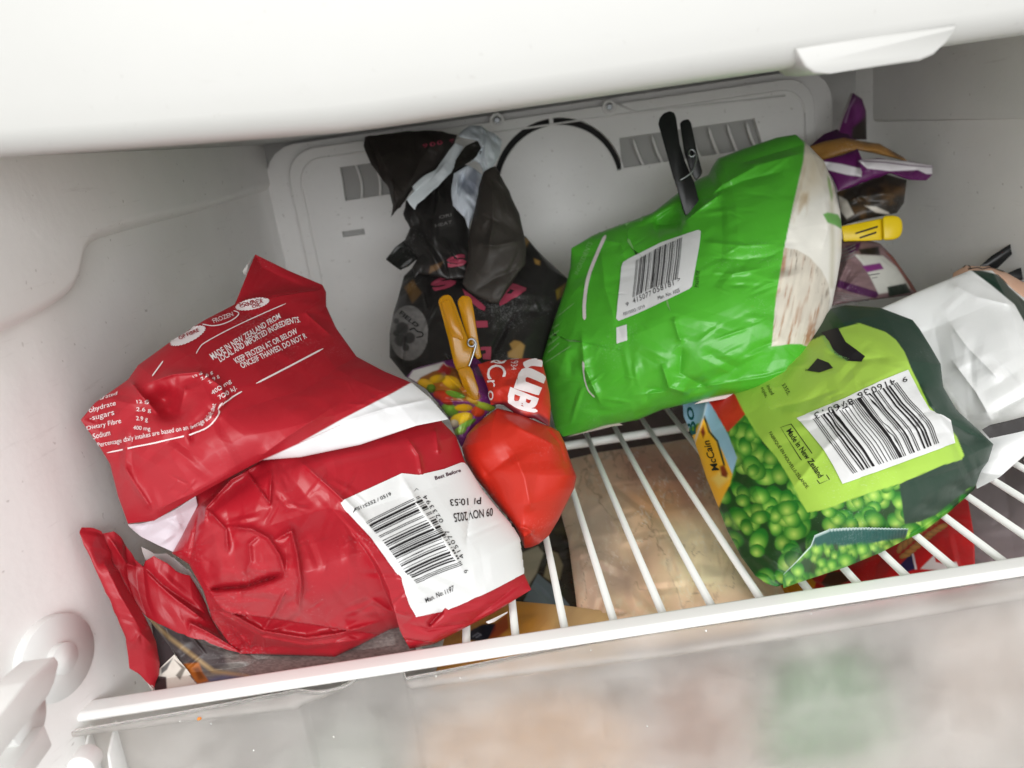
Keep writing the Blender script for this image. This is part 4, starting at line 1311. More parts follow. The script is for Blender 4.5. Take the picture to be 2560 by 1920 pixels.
sheet('front_fold', bb, top=Dq((1090, 500, .612), (1140, 470, .612), (1185, 448, .614), (1240, 540, .614)), right=Dq((1240, 540, .614), (1290, 640, .614), (1340, 740, .613), (1392, 860, .610), (1425, 1010, .606), (1445, 1130, .602), (1440, 1260, .598), (1380, 1330, .594), (1300, 1460, .590)),
      bottom=Dq((915, 1425, .590), (960, 1480, .588), (1060, 1540, .586), (1150, 1590, .585), (1215, 1592, .586), (1300, 1460, .590)), left=Dq((1090, 500, .612), (1050, 640, .612), (1020, 800, .61), (975, 980, .607), (960, 1240, .60), (915, 1425, .590)),
      paint=plain((58, 54, 50), .1, 30), bulge=.014, back=.008, material='film_matte', feats=[('crease', Dq((980, 1090), (1200, 1110), (1430, 1060)), .004, 9), ('crease', Dq((1160, 560), (1170, 900), (1130, 1200)), .004, 12), ('crease', Dq((1000, 1500), (1180, 1380), (1420, 1280)), -.003, 10)],
      crum=dict(n=34, amp=.0038, size=55, seed=33, ang=80, spread=60), tear=.8)
fl900 = sheet('torn_top', bb, top=Dq((108, 205, .640), (150, 197, .640), (205, 200, .642), (380, 170, .648), (600, 158, .652), (745, 156, .656), (872, 190, .66)),
              right=Dq((872, 190, .66), (850, 265, .655), (785, 350, .650), (725, 455, .645), (600, 540, .637), (500, 640, .63), (440, 740, .624)),
              bottom=Dq((322, 875, .617), (350, 842, .619), (440, 740, .624)), left=Dq((108, 205, .640), (95, 280, .638), (135, 375, .633), (160, 440, .631), (210, 500, .630), (300, 625, .625), (332, 765, .62), (322, 875, .617)),
              paint=plain((50, 45, 42), .1, 40), bulge=.010, back=.003, material='film_matte', feats=[('crease', Dq((180, 220), (300, 480), (380, 720)), .005, 14), ('crease', Dq((700, 200), (560, 420), (440, 660)), .003, 14), ('crease', Dq((140, 220), (210, 420), (330, 700)), -.004, 8)],
              crum=dict(n=24, amp=.003, size=70, seed=19, ang=60, spread=40), tear=1.2)
WHT = (222, 230, 234)
sheet('torn_edge', bb, top=Dq((500, 618, .622), (520, 600, .622), (590, 540, .627), (690, 480, .632), (770, 370, .636), (850, 262, .640), (925, 285, .642)), right=Dq((925, 285, .642), (880, 370, .637), (840, 490, .632)),
      bottom=Dq((520, 812, .617), (545, 760, .618), (640, 680, .622), (710, 620, .625), (840, 490, .632)), left=Dq((500, 618, .622), (510, 660, .62), (450, 725, .618), (480, 770, .617), (520, 812, .617)),
      paint=plain(WHT, .04), flat=True, back=.0008, material='film_matte', crum=dict(n=16, amp=.003, size=45, seed=3), tear=1.2)
sheet('torn_edge', bb, top=Dq((880, 205, .642), (910, 165, .645), (970, 125, .65), (1060, 118, .652), (1130, 160, .652), (1245, 235, .65)), right=Dq((1245, 235, .65), (1230, 335, .643), (1180, 440, .635), (1090, 540, .626)),
      bottom=Dq((960, 445, .628), (1010, 400, .63), (1060, 420, .63), (1090, 540, .626)), left=Dq((880, 205, .642), (940, 220, .640), (1050, 245, .637), (1080, 310, .633), (960, 445, .628)),
      paint=plain((216, 224, 230), .06), bulge=.006, back=.003, material='film_matte', crum=dict(n=26, amp=.005, size=45, seed=13, ang=60, spread=40), tear=1.6)
sheet('torn_edge', bb, top=Dq((845, 510, .622), (900, 480, .624), (960, 445, .626), (1095, 530, .624)), right=Dq((1095, 530, .624), (1050, 650, .62), (1035, 800, .618), (995, 890, .616), (965, 972, .614)),
      bottom=Dq((900, 845, .616), (940, 900, .615), (965, 972, .614)), left=Dq((845, 510, .622), (830, 600, .62), (820, 690, .618), (835, 780, .617), (900, 845, .616)),
      paint=lambda px, py, S, T: mixc(np.ones(px.shape + (3,)) * lin((206, 214, 224)), (96, 102, 120), cover(px, py, Dq((890, 610), (1040, 420), (1050, 560), (1020, 700), (940, 680)), 10) * .7),
      bulge=.004, back=.002, material='film_matte', crum=dict(n=22, amp=.005, size=50, seed=23, ang=80, spread=40), tear=1.0)
sheet('inner_fold', bb, top=Dq((860, 400, .634), (940, 290, .637), (1040, 235, .638)), right=Dq((1040, 235, .638), (1095, 280, .636), (1060, 360, .633)), bottom=Dq((855, 485, .630), (940, 440, .631), (1060, 360, .633)), left=Dq((860, 400, .634), (850, 440, .632), (855, 485, .630)),
      paint=plain((44, 42, 38), .15, 10), back=.002, flat=True, crum=dict(n=14, amp=.004, size=35, seed=4), material='film_gloss', tear=1.0)
pr = Decal(fl900, .0006); pr.text('900 g', Dq((590, 312), (850, 258), (835, 215), (585, 272)), space=1.3, bold=.02); pr.build('weight_text', bb, 'ink_pink')
pr = Decal(bbody, .0008)
pr.text('S', Dq((690, 1500), (880, 1440), (830, 1340), (640, 1420)), bold=.06, cut=12)
pr.poly(Dq((1220, 1615), (1215, 1575), (1310, 1450), (1335, 1425), (1448, 1468), (1440, 1490), (1250, 1605)))
pr.poly(Dq((915, 1470), (1000, 1530), (1115, 1620), (1105, 1655), (1060, 1640), (940, 1530)))
pr.poly(Eq((958, 345), (1062, 343), (1062, 396), (970, 402)))
pr.poly(Eq((1000, 560), (1082, 556), (1084, 665), (1020, 660), (1015, 620), (1045, 610), (1040, 585), (1000, 590)))
pr.build('pink_lettering', bb, 'ink_pink')
pr = Decal(bbody, .0012); pr.poly(Dq((1285, 1510), (1310, 1480), (1345, 1490), (1320, 1510))); pr.build('letter_counter', bb, 'dark')
pr = Decal(core, .0008); pr.text('S', Dq((800, 1300), (950, 1270), (935, 1175), (785, 1205)), bold=.06, cut=12); pr.build('pink_lettering', bb, 'ink_pink')
pr = Decal(core, .0006); pr.text('ORI', Dq((725, 890), (825, 865), (822, 840), (722, 865))); pr.text('HEAT', Dq((690, 960), (830, 925), (828, 900), (688, 935))); pr.build('small_print', bb, 'ink_grey')
pr = Decal(bbody, .0008); pr.text('FIELD', Eq((330, 285), (470, 398), (500, 380), (350, 255)), bold=.02); pr.line(Eq((415, 420), (450, 405), (480, 430), (520, 440), (520, 470), (470, 480)), 3); pr.build('emblem_text', bb, 'dark')
# ------------------------------------------------------------------ big green bag
Fq_ = lambda *p: q('F', *p)
gbag = thing('green_bag', 'bright green puffy food bag with barcode and a black peg at its top', 'food bag', (0.16, 0.2, 0.0))
GREEN = (80, 176, 48)
LEEK = Fq_((1312, 150), (1300, 280), (1250, 500), (1205, 715), (1165, 950), (1144, 1197), (1240, 1185), (1290, 1186), (1322, 1200), (1335, 1250), (1340, 1310), (1560, 1300), (1560, 150))


def paint_green(px, py, S, T):
    col = np.ones(px.shape + (3,)) * lin(GREEN) * (0.94 + .12 * fbm(px / 50, py / 50, 2))[..., None]
    m_ = cover(px, py, LEEK, 2)
    # leek picture: cream leaf above, cut stem with brown fibres below
    a = math.radians(12)
    u = (px * math.cos(a) + py * math.sin(a)); v = (-px * math.sin(a) + py * math.cos(a))
    cream = lin((238, 235, 226)) * (0.88 + .2 * fbm(u / 50, v / 120, 5))[..., None]
    tan_ = np.clip((fbm(u / 18, v / 70, 15) - .52) * 5, 0, 1) * cover(px, py, Fq_((1300, 180), (1460, 300), (1440, 420), (1260, 560), (1280, 400)), 40)
    cream = mixc(cream, (178, 150, 108), tan_ * .8)
    cream = mixc(cream, (206, 190, 160), cover(px, py, Fq_((1300, 180), (1420, 260), (1400, 400), (1270, 480)), 60) * .7)
    d, t = segd(px, py, Fq_((1455, 340), (1440, 480), (1445, 700), (1440, 900)))
    cream = mixc(cream, (196, 190, 164), np.clip(1 - d / 10, 0, 1) * .7)
    for pg_, c_ in ((Fq_((1398, 545), (1420, 535), (1470, 545), (1492, 580), (1490, 620), (1460, 600), (1420, 585)), (112, 176, 88)), (Fq_((1418, 350), (1432, 370), (1445, 450), (1440, 480), (1422, 400)), (150, 180, 110))):
        cream = mixc(cream, c_, cover(px, py, pg_, 4))
    stem = Fq_((1203, 708), (1270, 720), (1330, 755), (1390, 820), (1425, 890), (1432, 960), (1420, 1080), (1395, 1150), (1350, 1190), (1330, 1280), (1140, 1210), (1150, 1000))
    st_ = lin((214, 206, 192)) * (0.8 + .35 * fbm(u / 9, v / 60, 9))[..., None]
    fib = np.clip((fbm(u / 7, v / 140, 29, 3) - .52) * 9, 0, 1) * np.clip(fbm(u / 40, v / 40, 12) * 2 - .5, 0, 1)
    st_ = mixc(st_, (164, 112, 74), fib * .95)
    st_ = mixc(st_, (96, 74, 52), np.clip((fbm(u / 5, v / 26, 39) - .6) * 6, 0, 1) * cover(px, py, Fq_((1200, 700), (1330, 740), (1430, 900), (1425, 1050), (1400, 1000), (1330, 850), (1210, 780)), 30) * .8)
    k = cover(px, py, stem, 4)[..., None]
    pic = cream * (1 - k) + st_ * k
    return col * (1 - m_[..., None]) + pic * m_[..., None]


green = sheet('bag_body', gbag,
              top=Fq_((155, 712, .612), (250, 655, .612), (330, 620, .612), (500, 560, .612), (560, 535, .612), (690, 432, .612), (780, 372, .610), (832, 350, .608), (850, 310, .608), (880, 268, .608), (1000, 222, .608), (1170, 165, .608), (1262, 150, .608), (1312, 190, .606)),
              right=Fq_((1312, 190, .606), (1400, 280, .598), (1450, 400, .588), (1482, 530, .576), (1491, 620, .568), (1488, 740, .560), (1470, 850, .550), (1445, 980, .540), (1420, 1080, .532), (1385, 1170, .526), (1350, 1270, .520), (1318, 1300, .516), (1320, 1400, .508)),
              bottom=Fq_((115, 1642, .575), (200, 1625, .572), (320, 1588, .568), (400, 1575, .563), (480, 1560, .558), (600, 1510, .550), (830, 1455, .536), (1000, 1422, .524), (1130, 1400, .518), (1230, 1385, .512), (1280, 1398, .510), (1320, 1400, .508)),
              left=Fq_((155, 712, .612), (150, 800, .610), (130, 890, .606), (50, 1130, .594), (10, 1260, .588), (25, 1350, .585), (45, 1480, .581), (75, 1600, .577), (115, 1642, .575)),
              bulge=.060, power=.6, back=.045, paint=paint_green, material='film_gloss',
              feats=[('crease', Fq_((780, 510), (900, 400), (1080, 300), (1300, 240)), .006, 16), ('crease', Fq_((790, 500), (860, 440), (1000, 380), (1200, 330)), -.004, 12), ('crease', Fq_((690, 600), (800, 510), (900, 440)), .008, 14),
                     ('crease', Fq_((560, 600), (640, 595), (700, 590)), -.010, 14), ('bump',) + Fq_((640, 560))[0] + (60, 26, -20, -.016),
                     ('crease', Fq_((880, 270), (1000, 290), (1100, 260), (1300, 200)), -.004, 12), ('crease', Fq_((900, 280), (1080, 300)), .003, 8),
                     ('crease', Fq_((205, 1120), (220, 1300), (300, 1480)), .005, 12), ('crease', Fq_((600, 1280), (640, 1400), (740, 1430)), .005, 12), ('crease', Fq_((700, 1200), (690, 1330), (830, 1400)), -.004, 14),
                     ('crease', Fq_((460, 1440), (800, 1395), (1100, 1350), (1300, 1290)), .0022, 5), ('crease', Fq_((520, 1400), (620, 1420), (820, 1390)), -.003, 9),
                     ('crease', Fq_((850, 830), (950, 840), (1100, 810)), .0018, 6), ('crease', Fq_((800, 680), (1000, 700), (1180, 690)), .0022, 9), ('crease', Fq_((850, 760), (1000, 770), (1170, 745)), -.002, 8),
                     ('crease', Fq_((1310, 200), (1290, 420), (1240, 600)), .0025, 14), ('crease', Fq_((1400, 420), (1420, 620), (1390, 720)), .003, 9), ('crease', Fq_((660, 1050), (680, 1130), (700, 1180)), .003, 8),
                     ('crease', Fq_((260, 660), (400, 690), (420, 760)), .003, 12), ('crease', Fq_((300, 700), (320, 900), (380, 1100)), .0025, 14)],
              crum=[dict(n=110, amp=.0010, size=42, seed=51, ang=-10, spread=40), dict(n=60, amp=.0013, size=40, seed=55, box=(1760, 1960, 400, 900), ang=-15, spread=25), dict(n=24, amp=.0018, size=140, seed=52), dict(n=50, amp=.0016, size=45, seed=53, box=(1370, 2020, 880, 1090)), dict(n=40, amp=.0010, size=32, seed=54, box=(1360, 1620, 560, 950))], seed=9)
sheet('seal_edge', gbag, top=Fq_((800, 1462, .538), (900, 1440, .532), (1130, 1402, .519)), right=Fq_((1130, 1402, .519), (1135, 1412, .519)), bottom=Fq_((760, 1482, .54), (900, 1458, .533), (1135, 1412, .519)), left=Fq_((800, 1462, .538), (760, 1482, .54)),
      paint=plain((224, 208, 206), .03), back=.0008, flat=True, material='film_matte', clamp=False)
sheet('seal_edge', gbag, top=Fq_((255, 1600, .572), (300, 1565, .57), (345, 1553, .568), (410, 1585, .563)), right=Fq_((410, 1585, .563), (360, 1592, .565)), bottom=Fq_((130, 1645, .576), (230, 1622, .573), (360, 1592, .565)), left=Fq_((255, 1600, .572), (190, 1625, .574), (130, 1645, .576)),
      paint=plain((188, 172, 166), .05), back=.0008, flat=True, material='film_matte', clamp=False)
glab = coons2(Fq_((404, 808), (412, 786), (440, 768), (600, 688), (782, 626), (796, 632)), Fq_((796, 632), (790, 700), (762, 850), (752, 905), (738, 918)), Fq_((378, 1062), (392, 1074), (480, 1040), (600, 985), (738, 918)), Fq_((404, 808), (396, 900), (386, 980), (378, 1062)))
st = Decal(green, .0010); st.patch(glab, 120, 120); gst = st.build('barcode_panel', gbag, 'sticker')
ink = Decal(green, .0015)
gbQ = coons2(Fq_((478, 778), (590, 715), (706, 666)), Fq_((706, 666), (698, 760), (682, 872)), Fq_((460, 962), (560, 915), (682, 872)), Fq_((478, 778), (470, 870), (460, 962)))
bars(ink, lambda a, b: gbQ(a, 1 - np.clip(b, -.1, 1)), '9415077058181', 10)
ink.text('9', Fq_((430, 1006), (442, 1000), (440, 982), (427, 988)))
ink.text('415077', Fq_((464, 992), (556, 952), (552, 926), (460, 966)), space=1.1)
ink.text('058181', Fq_((564, 944), (664, 902), (660, 876), (560, 918)), space=1.1)
ink.text('>', Fq_((683, 884), (696, 876), (694, 860), (682, 868)))
ink.text('Man. No: 1025', Fq_((588, 974), (693, 934), (690, 916), (585, 955)))
ink.text('FS115552 / 0719', Fq_((418, 1052), (522, 1012), (520, 996), (415, 1036)))
ink.build('barcode', gst, 'ink')
ink = Decal(green, .0006); ink.text('PX69570E', Fq_((784, 908), (790, 826), (772, 822), (764, 905))); ink.build('side_code', gbag, 'ink')
st = Decal(green, .0006); st.patch(Fq_((380, 1184), (432, 1168), (430, 1090), (378, 1106)), 12, 14); st.build('white_square', gbag, 'sticker')
pr = Decal(green, .0006)
pr.line(Fq_((325, 650), (285, 740), (240, 860), (222, 980), (222, 1068)), 8.5)
pr.build('white_line', gbag, 'ink_white')
pr = Decal(green, .0006)
pr.line(Fq_((215, 1270), (222, 1350), (240, 1410), (272, 1446)), 3.2)
pr.build('white_line', gbag, 'ink_white')
pr = Decal(green, .0006)
pr.line(Fq_((75, 1062), (172, 985)), 2.0, 1); pr.line(Fq_((20, 1282), (156, 1196)), 2.0, 1)
for k in range(4):
    pr.line(Fq_((35 + k * 2, 1130 + k * 33), (72, 1105 + k * 33), (98, 1088 + k * 31)), 2.6)
pr.text('INGREDIENTS', Fq_((190, 845), (262, 690), (240, 680), (172, 838))); pr.text('FROZEN LEEK', Fq_((255, 668), (440, 588), (432, 570), (248, 650)))
pr.line(Fq_((498, 582), (516, 540)), 5, 1)
pr.build('faint_print', gbag, 'ink_lime')
bpg = peg('clothes_peg', 'black plastic clothes peg clipped on the top of the green bag', [
    Fq_((584, 100), (590, 70), (610, 46), (640, 34), (662, 42), (672, 66), (690, 200), (712, 290), (760, 380), (786, 480), (780, 512), (720, 556), (704, 520), (672, 385), (660, 372), (640, 300)),
    Fq_((690, 96), (705, 80), (732, 74), (746, 92), (772, 220), (802, 335), (796, 352), (770, 380), (740, 330), (712, 240))],
    .574, .009, 'black_plastic', Fq_((749, 243))[0], 8.0, Fq_((765, 240), (772, 262), (762, 310), (740, 345), (690, 377)), wr=.0008)

# ------------------------------------------------------------------ purple and brown bag in the back right corner
Gq = lambda *p: q('G', *p)
pb = thing('purple_bag', 'purple and brown bag with white striped top edge in the back right corner', 'food bag', (0.33, 0.33, 0.0))
PUR = (96, 26, 92)


def paint_spike(px, py, S, T):
    col = np.ones(px.shape + (3,)) * lin(PUR)
    col = mixc(col, (132, 62, 130), cover(px, py, Gq((640, 180), (680, 130), (725, 200), (700, 260), (660, 300)), 14) * .7)
    col = mixc(col, (50, 42, 38), cover(px, py, Gq((640, 330), (740, 250), (745, 420), (630, 410)), 8))
    d, t = segd(px, py, Gq((632, 90), (600, 180), (560, 275), (524, 395)))
    col = mixc(col, (190, 182, 182), np.clip(1.6 - d / 3.2, 0, 1))
    d, t = segd(px, py, Gq((655, 130), (620, 190), (590, 290)))
    return mixc(col, (150, 120, 150), np.clip(1.4 - d / 3, 0, 1) * .8)


sheet('folded_corner', pb, top=Gq((626, 92, .69), (645, 90, .69), (705, 130, .69)), right=Gq((705, 130, .69), (733, 215, .69), (737, 410, .685)), bottom=Gq((515, 410, .675), (620, 415, .68), (737, 410, .685)),
      left=Gq((626, 92, .69), (590, 185, .686), (550, 280, .682), (515, 410, .675)), paint=paint_spike, bulge=.008, back=.004, crum=dict(n=12, amp=.003, size=50, seed=4, ang=110, spread=30))
sheet('dark_side', pb, top=Gq((345, 455, .665), (440, 375, .67), (530, 340, .675), (620, 380, .675)), right=Gq((620, 380, .675), (640, 440, .67)), bottom=Gq((345, 470, .66), (640, 450, .665)), left=Gq((345, 455, .665), (345, 470, .66)),
      paint=plain((62, 24, 62), .08), back=.005, clamp=False)
sheet('tan_fold', pb, top=Gq((345, 460, .66), (450, 422, .658), (580, 398, .655), (700, 422, .652), (825, 440, .65), (985, 530, .65)), right=Gq((985, 530, .65), (1030, 560, .65)), bottom=Gq((420, 570, .655), (540, 530, .65), (680, 490, .645), (800, 515, .645), (1030, 575, .648)),
      left=Gq((345, 460, .66), (380, 510, .658), (420, 570, .655)), paint=lambda px, py, S, T: mixc(np.ones(px.shape + (3,)) * lin((168, 122, 62)), (62, 46, 34), np.clip(fbm(px / 40, py / 25, 3) * 3 - 1.4, 0, 1) * np.clip((px - 2140) / 60, 0, 1)),
      bulge=.008, back=.006, crum=dict(n=18, amp=.004, size=45, seed=14, ang=20, spread=30))


def paint_collar(px, py, S, T):
    col = np.ones(px.shape + (3,)) * lin(PUR) * (.85 + .3 * fbm(px / 14, py / 14, 3))[..., None]
    for pg_ in (Gq((430, 562), (560, 580), (695, 612), (703, 640), (700, 668), (600, 655), (470, 622)), Gq((682, 560), (720, 545), (860, 548), (1000, 560), (1192, 592), (1192, 650), (1150, 650), (1092, 622), (900, 630), (740, 612))):
        col = mixc(col, (232, 228, 232), cover(px, py, pg_, 3))
    d, t = segd(px, py, Gq((700, 560), (860, 568), (1030, 590), (1190, 602)))
    return mixc(col, (96, 40, 92), np.clip(1.3 - d / 2, 0, 1) * .8)


sheet('striped_top', pb, top=Gq((420, 558, .640), (550, 528, .636), (672, 478, .632), (700, 548, .628), (830, 540, .628), (1000, 558, .63), (1192, 590, .632)), right=Gq((1192, 590, .632), (1190, 655, .63), (1150, 694, .628)),
      bottom=Gq((540, 768, .630), (620, 745, .628), (760, 690, .624), (900, 645, .622), (1030, 690, .624), (1150, 694, .628)), left=Gq((420, 558, .640), (480, 650, .635), (540, 768, .630)), paint=paint_collar, bulge=.006, back=.010,
      feats=[('crease', Gq((672, 480), (690, 560), (705, 660)), .005, 8), ('crease', Gq((900, 640), (1090, 622)), -.003, 8)], crum=dict(n=14, amp=.002, size=45, seed=8), tear=.7)
sheet('brown_side', pb, top=Gq((530, 775, .645), (700, 715, .64), (860, 650, .638), (1015, 690, .638)), right=Gq((1015, 690, .638), (995, 850, .632), (945, 920, .628)), bottom=Gq((560, 1010, .632), (720, 965, .63), (850, 940, .628), (945, 920, .628)),
      left=Gq((530, 775, .645), (550, 880, .64), (560, 1010, .632)), paint=lambda px, py, S, T: mixc(mixc(np.ones(px.shape + (3,)) * lin((46, 41, 36)), (92, 68, 40), np.clip(fbm(px / 30, py / 24, 5) * 3 - 1.3, 0, 1)), (206, 200, 190), np.maximum(cover(px, py, Gq((540, 800), (600, 830), (650, 930), (600, 960), (550, 900)), 4), cover(px, py, Gq((720, 868), (800, 875), (890, 915), (900, 935), (800, 915)), 3))),
      bulge=.012, back=.012, crum=dict(n=20, amp=.004, size=55, seed=7))


def paint_low(px, py, S, T):
    col = np.ones(px.shape + (3,)) * lin((120, 96, 98)) * (.75 + .5 * fbm(px / 20, py / 4, 6))[..., None]
    col = mixc(col, (72, 26, 70), np.maximum(cover(px, py, Gq((540, 1380), (700, 1430), (830, 1470), (800, 1510), (640, 1470), (530, 1430)), 3), cover(px, py, Gq((590, 1150), (700, 1120), (680, 1180), (620, 1200)), 4)))
    col = mixc(col, (196, 196, 188), cover(px, py, Gq((650, 1205), (850, 1215), (940, 1290), (1020, 1400), (1040, 1440), (820, 1480), (760, 1360), (700, 1260)), 4))
    col = mixc(col, (118, 40, 112), cover(px, py, Gq((705, 1285), (830, 1265), (855, 1305), (740, 1330)), 3))
    col = mixc(col, (34, 44, 36), cover(px, py, Gq((880, 1430), (1010, 1405), (1045, 1470), (890, 1500)), 3))
    col = mixc(col, (120, 56, 40), cover(px, py, Gq((860, 1180), (920, 1220), (1060, 1420), (1090, 1480), (1040, 1440), (950, 1290)), 4))
    col = mixc(col, (28, 28, 27), cover(px, py, Gq((680, 1170), (820, 1150), (830, 1210), (700, 1205)), 5))
    return col


low = sheet('lower_side', pb, top=Gq((545, 1100, .622), (700, 1090, .622), (830, 1130, .624)), right=Gq((830, 1130, .624), (920, 1220, .625), (1040, 1390, .62), (1095, 1480, .612)), bottom=Gq((490, 1560, .59), (640, 1535, .59), (820, 1515, .60), (1095, 1480, .612)),
            left=Gq((545, 1100, .622), (520, 1300, .61), (490, 1560, .59)), paint=paint_low, bulge=.014, back=.03, crum=dict(n=26, amp=.004, size=55, seed=71))
pr = Decal(low, .0006)
for k in range(4):
    pr.line(Gq((560, 1180 + k * 26), (610, 1165 + k * 24), (660, 1140 + k * 22)), 2.6)
    pr.line(Gq((520, 1470 + k * 16), (640, 1490 + k * 13), (760, 1505 + k * 8)), 1.6)
pr.line(Gq((745, 1352), (825, 1340)), 3, 1); pr.line(Gq((770, 1372), (810, 1365)), 2, 1)
pr.build('small_print', pb, 'ink_grey')
yc = thing('bag_clip', 'bright yellow plastic clip gripping the purple bag in the back corner', 'clip', P(np.array([2200.]), np.array([570.]), np.array([.62]))[0])
prism('clip_arm', 'yellow_plastic', yc, Gq((560, 1010), (700, 985), (840, 955), (862, 960), (862, 1100), (840, 1108), (720, 1112), (575, 1118)), .606, .010, .0012)
prism('clip_head', 'yellow_plastic', yc, Gq((845, 945), (880, 936), (930, 936), (965, 948), (984, 978), (986, 1040), (968, 1085), (930, 1104), (850, 1110)), .602, .016, .0022)
for a_, b_ in (((660, 1055), (815, 1012)), ((690, 1085), (805, 1052))):
    prism('slot', 'dark', yc, Gq((a_[0], a_[1]), (b_[0], b_[1] - 6), (b_[0], b_[1] + 8), (a_[0], a_[1] + 12)), .6055, .002, .0001)

# ------------------------------------------------------------------ pea bag
Hq = lambda *p: q('H', *p)
pea = thing('pea_bag', 'lime and dark green bag printed with green peas lying on the shelf', 'food bag', (0.27, 0.08, 0.0))
LIME = Hq((300, 430), (365, 478), (410, 570), (450, 640), (530, 755), (600, 835), (660, 930), (700, 1000), (740, 1090), (780, 1155), (870, 1140), (1140, 1040), (1310, 990), (1550, 885), (1670, 850), (1682, 825), (1640, 715), (1585, 650), (1480, 540), (1440, 450), (1380, 330), (1340, 230), (1290, 160), (1230, 115), (1080, 64), (1000, 84), (880, 130), (600, 250))
DKG = Hq((880, -60), (1000, 84), (1080, 64), (1230, 115), (1290, 160), (1340, 230), (1380, 330), (1440, 450), (1480, 540), (1585, 650), (1640, 715), (1682, 825), (1670, 850), (1550, 885), (1310, 992), (1325, 1100), (1340, 1222), (1420, 1210), (1520, 1170), (1700, 1020), (1760, 990), (2000, 800), (1700, -60))


def pea_print(px, py, seed=5, n=520, r0=20.5, box=(1690, 2450, 960, 1520)):
    rng = np.random.RandomState(seed)
    col = np.ones(px.shape + (3,)) * lin((34, 66, 32))
    flat = col.reshape(-1, 3); X = px.ravel(); Y = py.ravel()
    for _ in range(n):
        x = rng.uniform(box[0], box[1]); y = rng.uniform(box[2], box[3])
        r = r0 * rng.uniform(.75, 1.2); as_ = rng.uniform(1.05, 1.6); a = rng.uniform(-1.2, 1.2) + 1.0
        k = np.abs(X - x) + np.abs(Y - y) < r * 2.4
        if not k.any():
            continue
        dx, dy = X[k] - x, Y[k] - y
        u = (dx * math.cos(a) + dy * math.sin(a)) / (r * as_); v = (-dx * math.sin(a) + dy * math.cos(a)) / r
        rr = u * u + v * v
        m_ = np.clip((1 - rr) * 6, 0, 1)[:, None]
        # the photograph printed on the bag: each pea has a light and a dark side
        h = np.clip(1 - (np.hypot((dx + r * .15) / r, (dy - r * .35) / r)) / 1.3, 0, 1)[:, None]
        tone = rng.uniform(.8, 1.15)
        dark, mid, hi = lin((34, 112, 36)), lin((104, 178, 60)), lin((204, 222, 110))
        c = dark * (1 - h) + mid * h
        c = c * (1 - h ** 2.6 * .75) + hi * (h ** 2.6 * .75)
        c = np.clip(c * tone * (1.0 - .55 * np.clip(rr - .55, 0, 1)[:, None]), 0, 1)
        flat[k] = flat[k] * (1 - m_) + c * m_
    return flat.reshape(px.shape + (3,))


def paint_pea(px, py, S, T):
    col = pea_print(px, py)
    col = mixc(col, (204, 44, 34), cover(px, py, Hq((170, 460), (380, 470), (420, 590), (320, 695), (240, 560)), 2))
    sky = Hq((60, 480), (190, 480), (240, 560), (320, 700), (375, 840), (345, 945), (250, 800), (150, 640), (40, 700))
    col = mixc(col, (150, 186, 214), cover(px, py, sky, 2))
    yel = Hq((190, 600), (225, 690), (290, 800), (348, 935), (335, 990), (298, 1060), (268, 1130), (200, 1000), (100, 750), (150, 650))
    col = mixc(col, (240, 176, 44), cover(px, py, yel, 3))
    col = mixc(col, (244, 214, 120), cover(px, py, Hq((230, 960), (300, 900), (330, 960), (270, 1010)), 12) * .7)
    d, t = segd(px, py, Hq((185, 600), (215, 690), (262, 745), (300, 880)))
    col = mixc(col, (40, 46, 40), np.clip(1.6 - d / 2.2, 0, 1))
    col = mixc(col, (132, 44, 30), np.maximum(cover(px, py, Hq((275, 890), (300, 880), (322, 930), (315, 955), (285, 945)), 5), cover(px, py, Hq((165, 690), (180, 650), (192, 700), (178, 730)), 4)))
    d, t = segd(px, py, Hq((205, 505), (180, 600), (150, 690), (130, 750)))
    col = mixc(col, (196, 206, 212), np.clip(1.4 - d / 2.5, 0, 1) * .7)
    col = mixc(col, (38, 62, 50), cover(px, py, DKG, 2))
    n = (.95 + .08 * fbm(px / 60, py / 60, 4))[..., None]
    lime = lin((166, 204, 80)) * n
    m_ = cover(px, py, LIME, 2)[..., None]
    return col * (1 - m_) + lime * m_


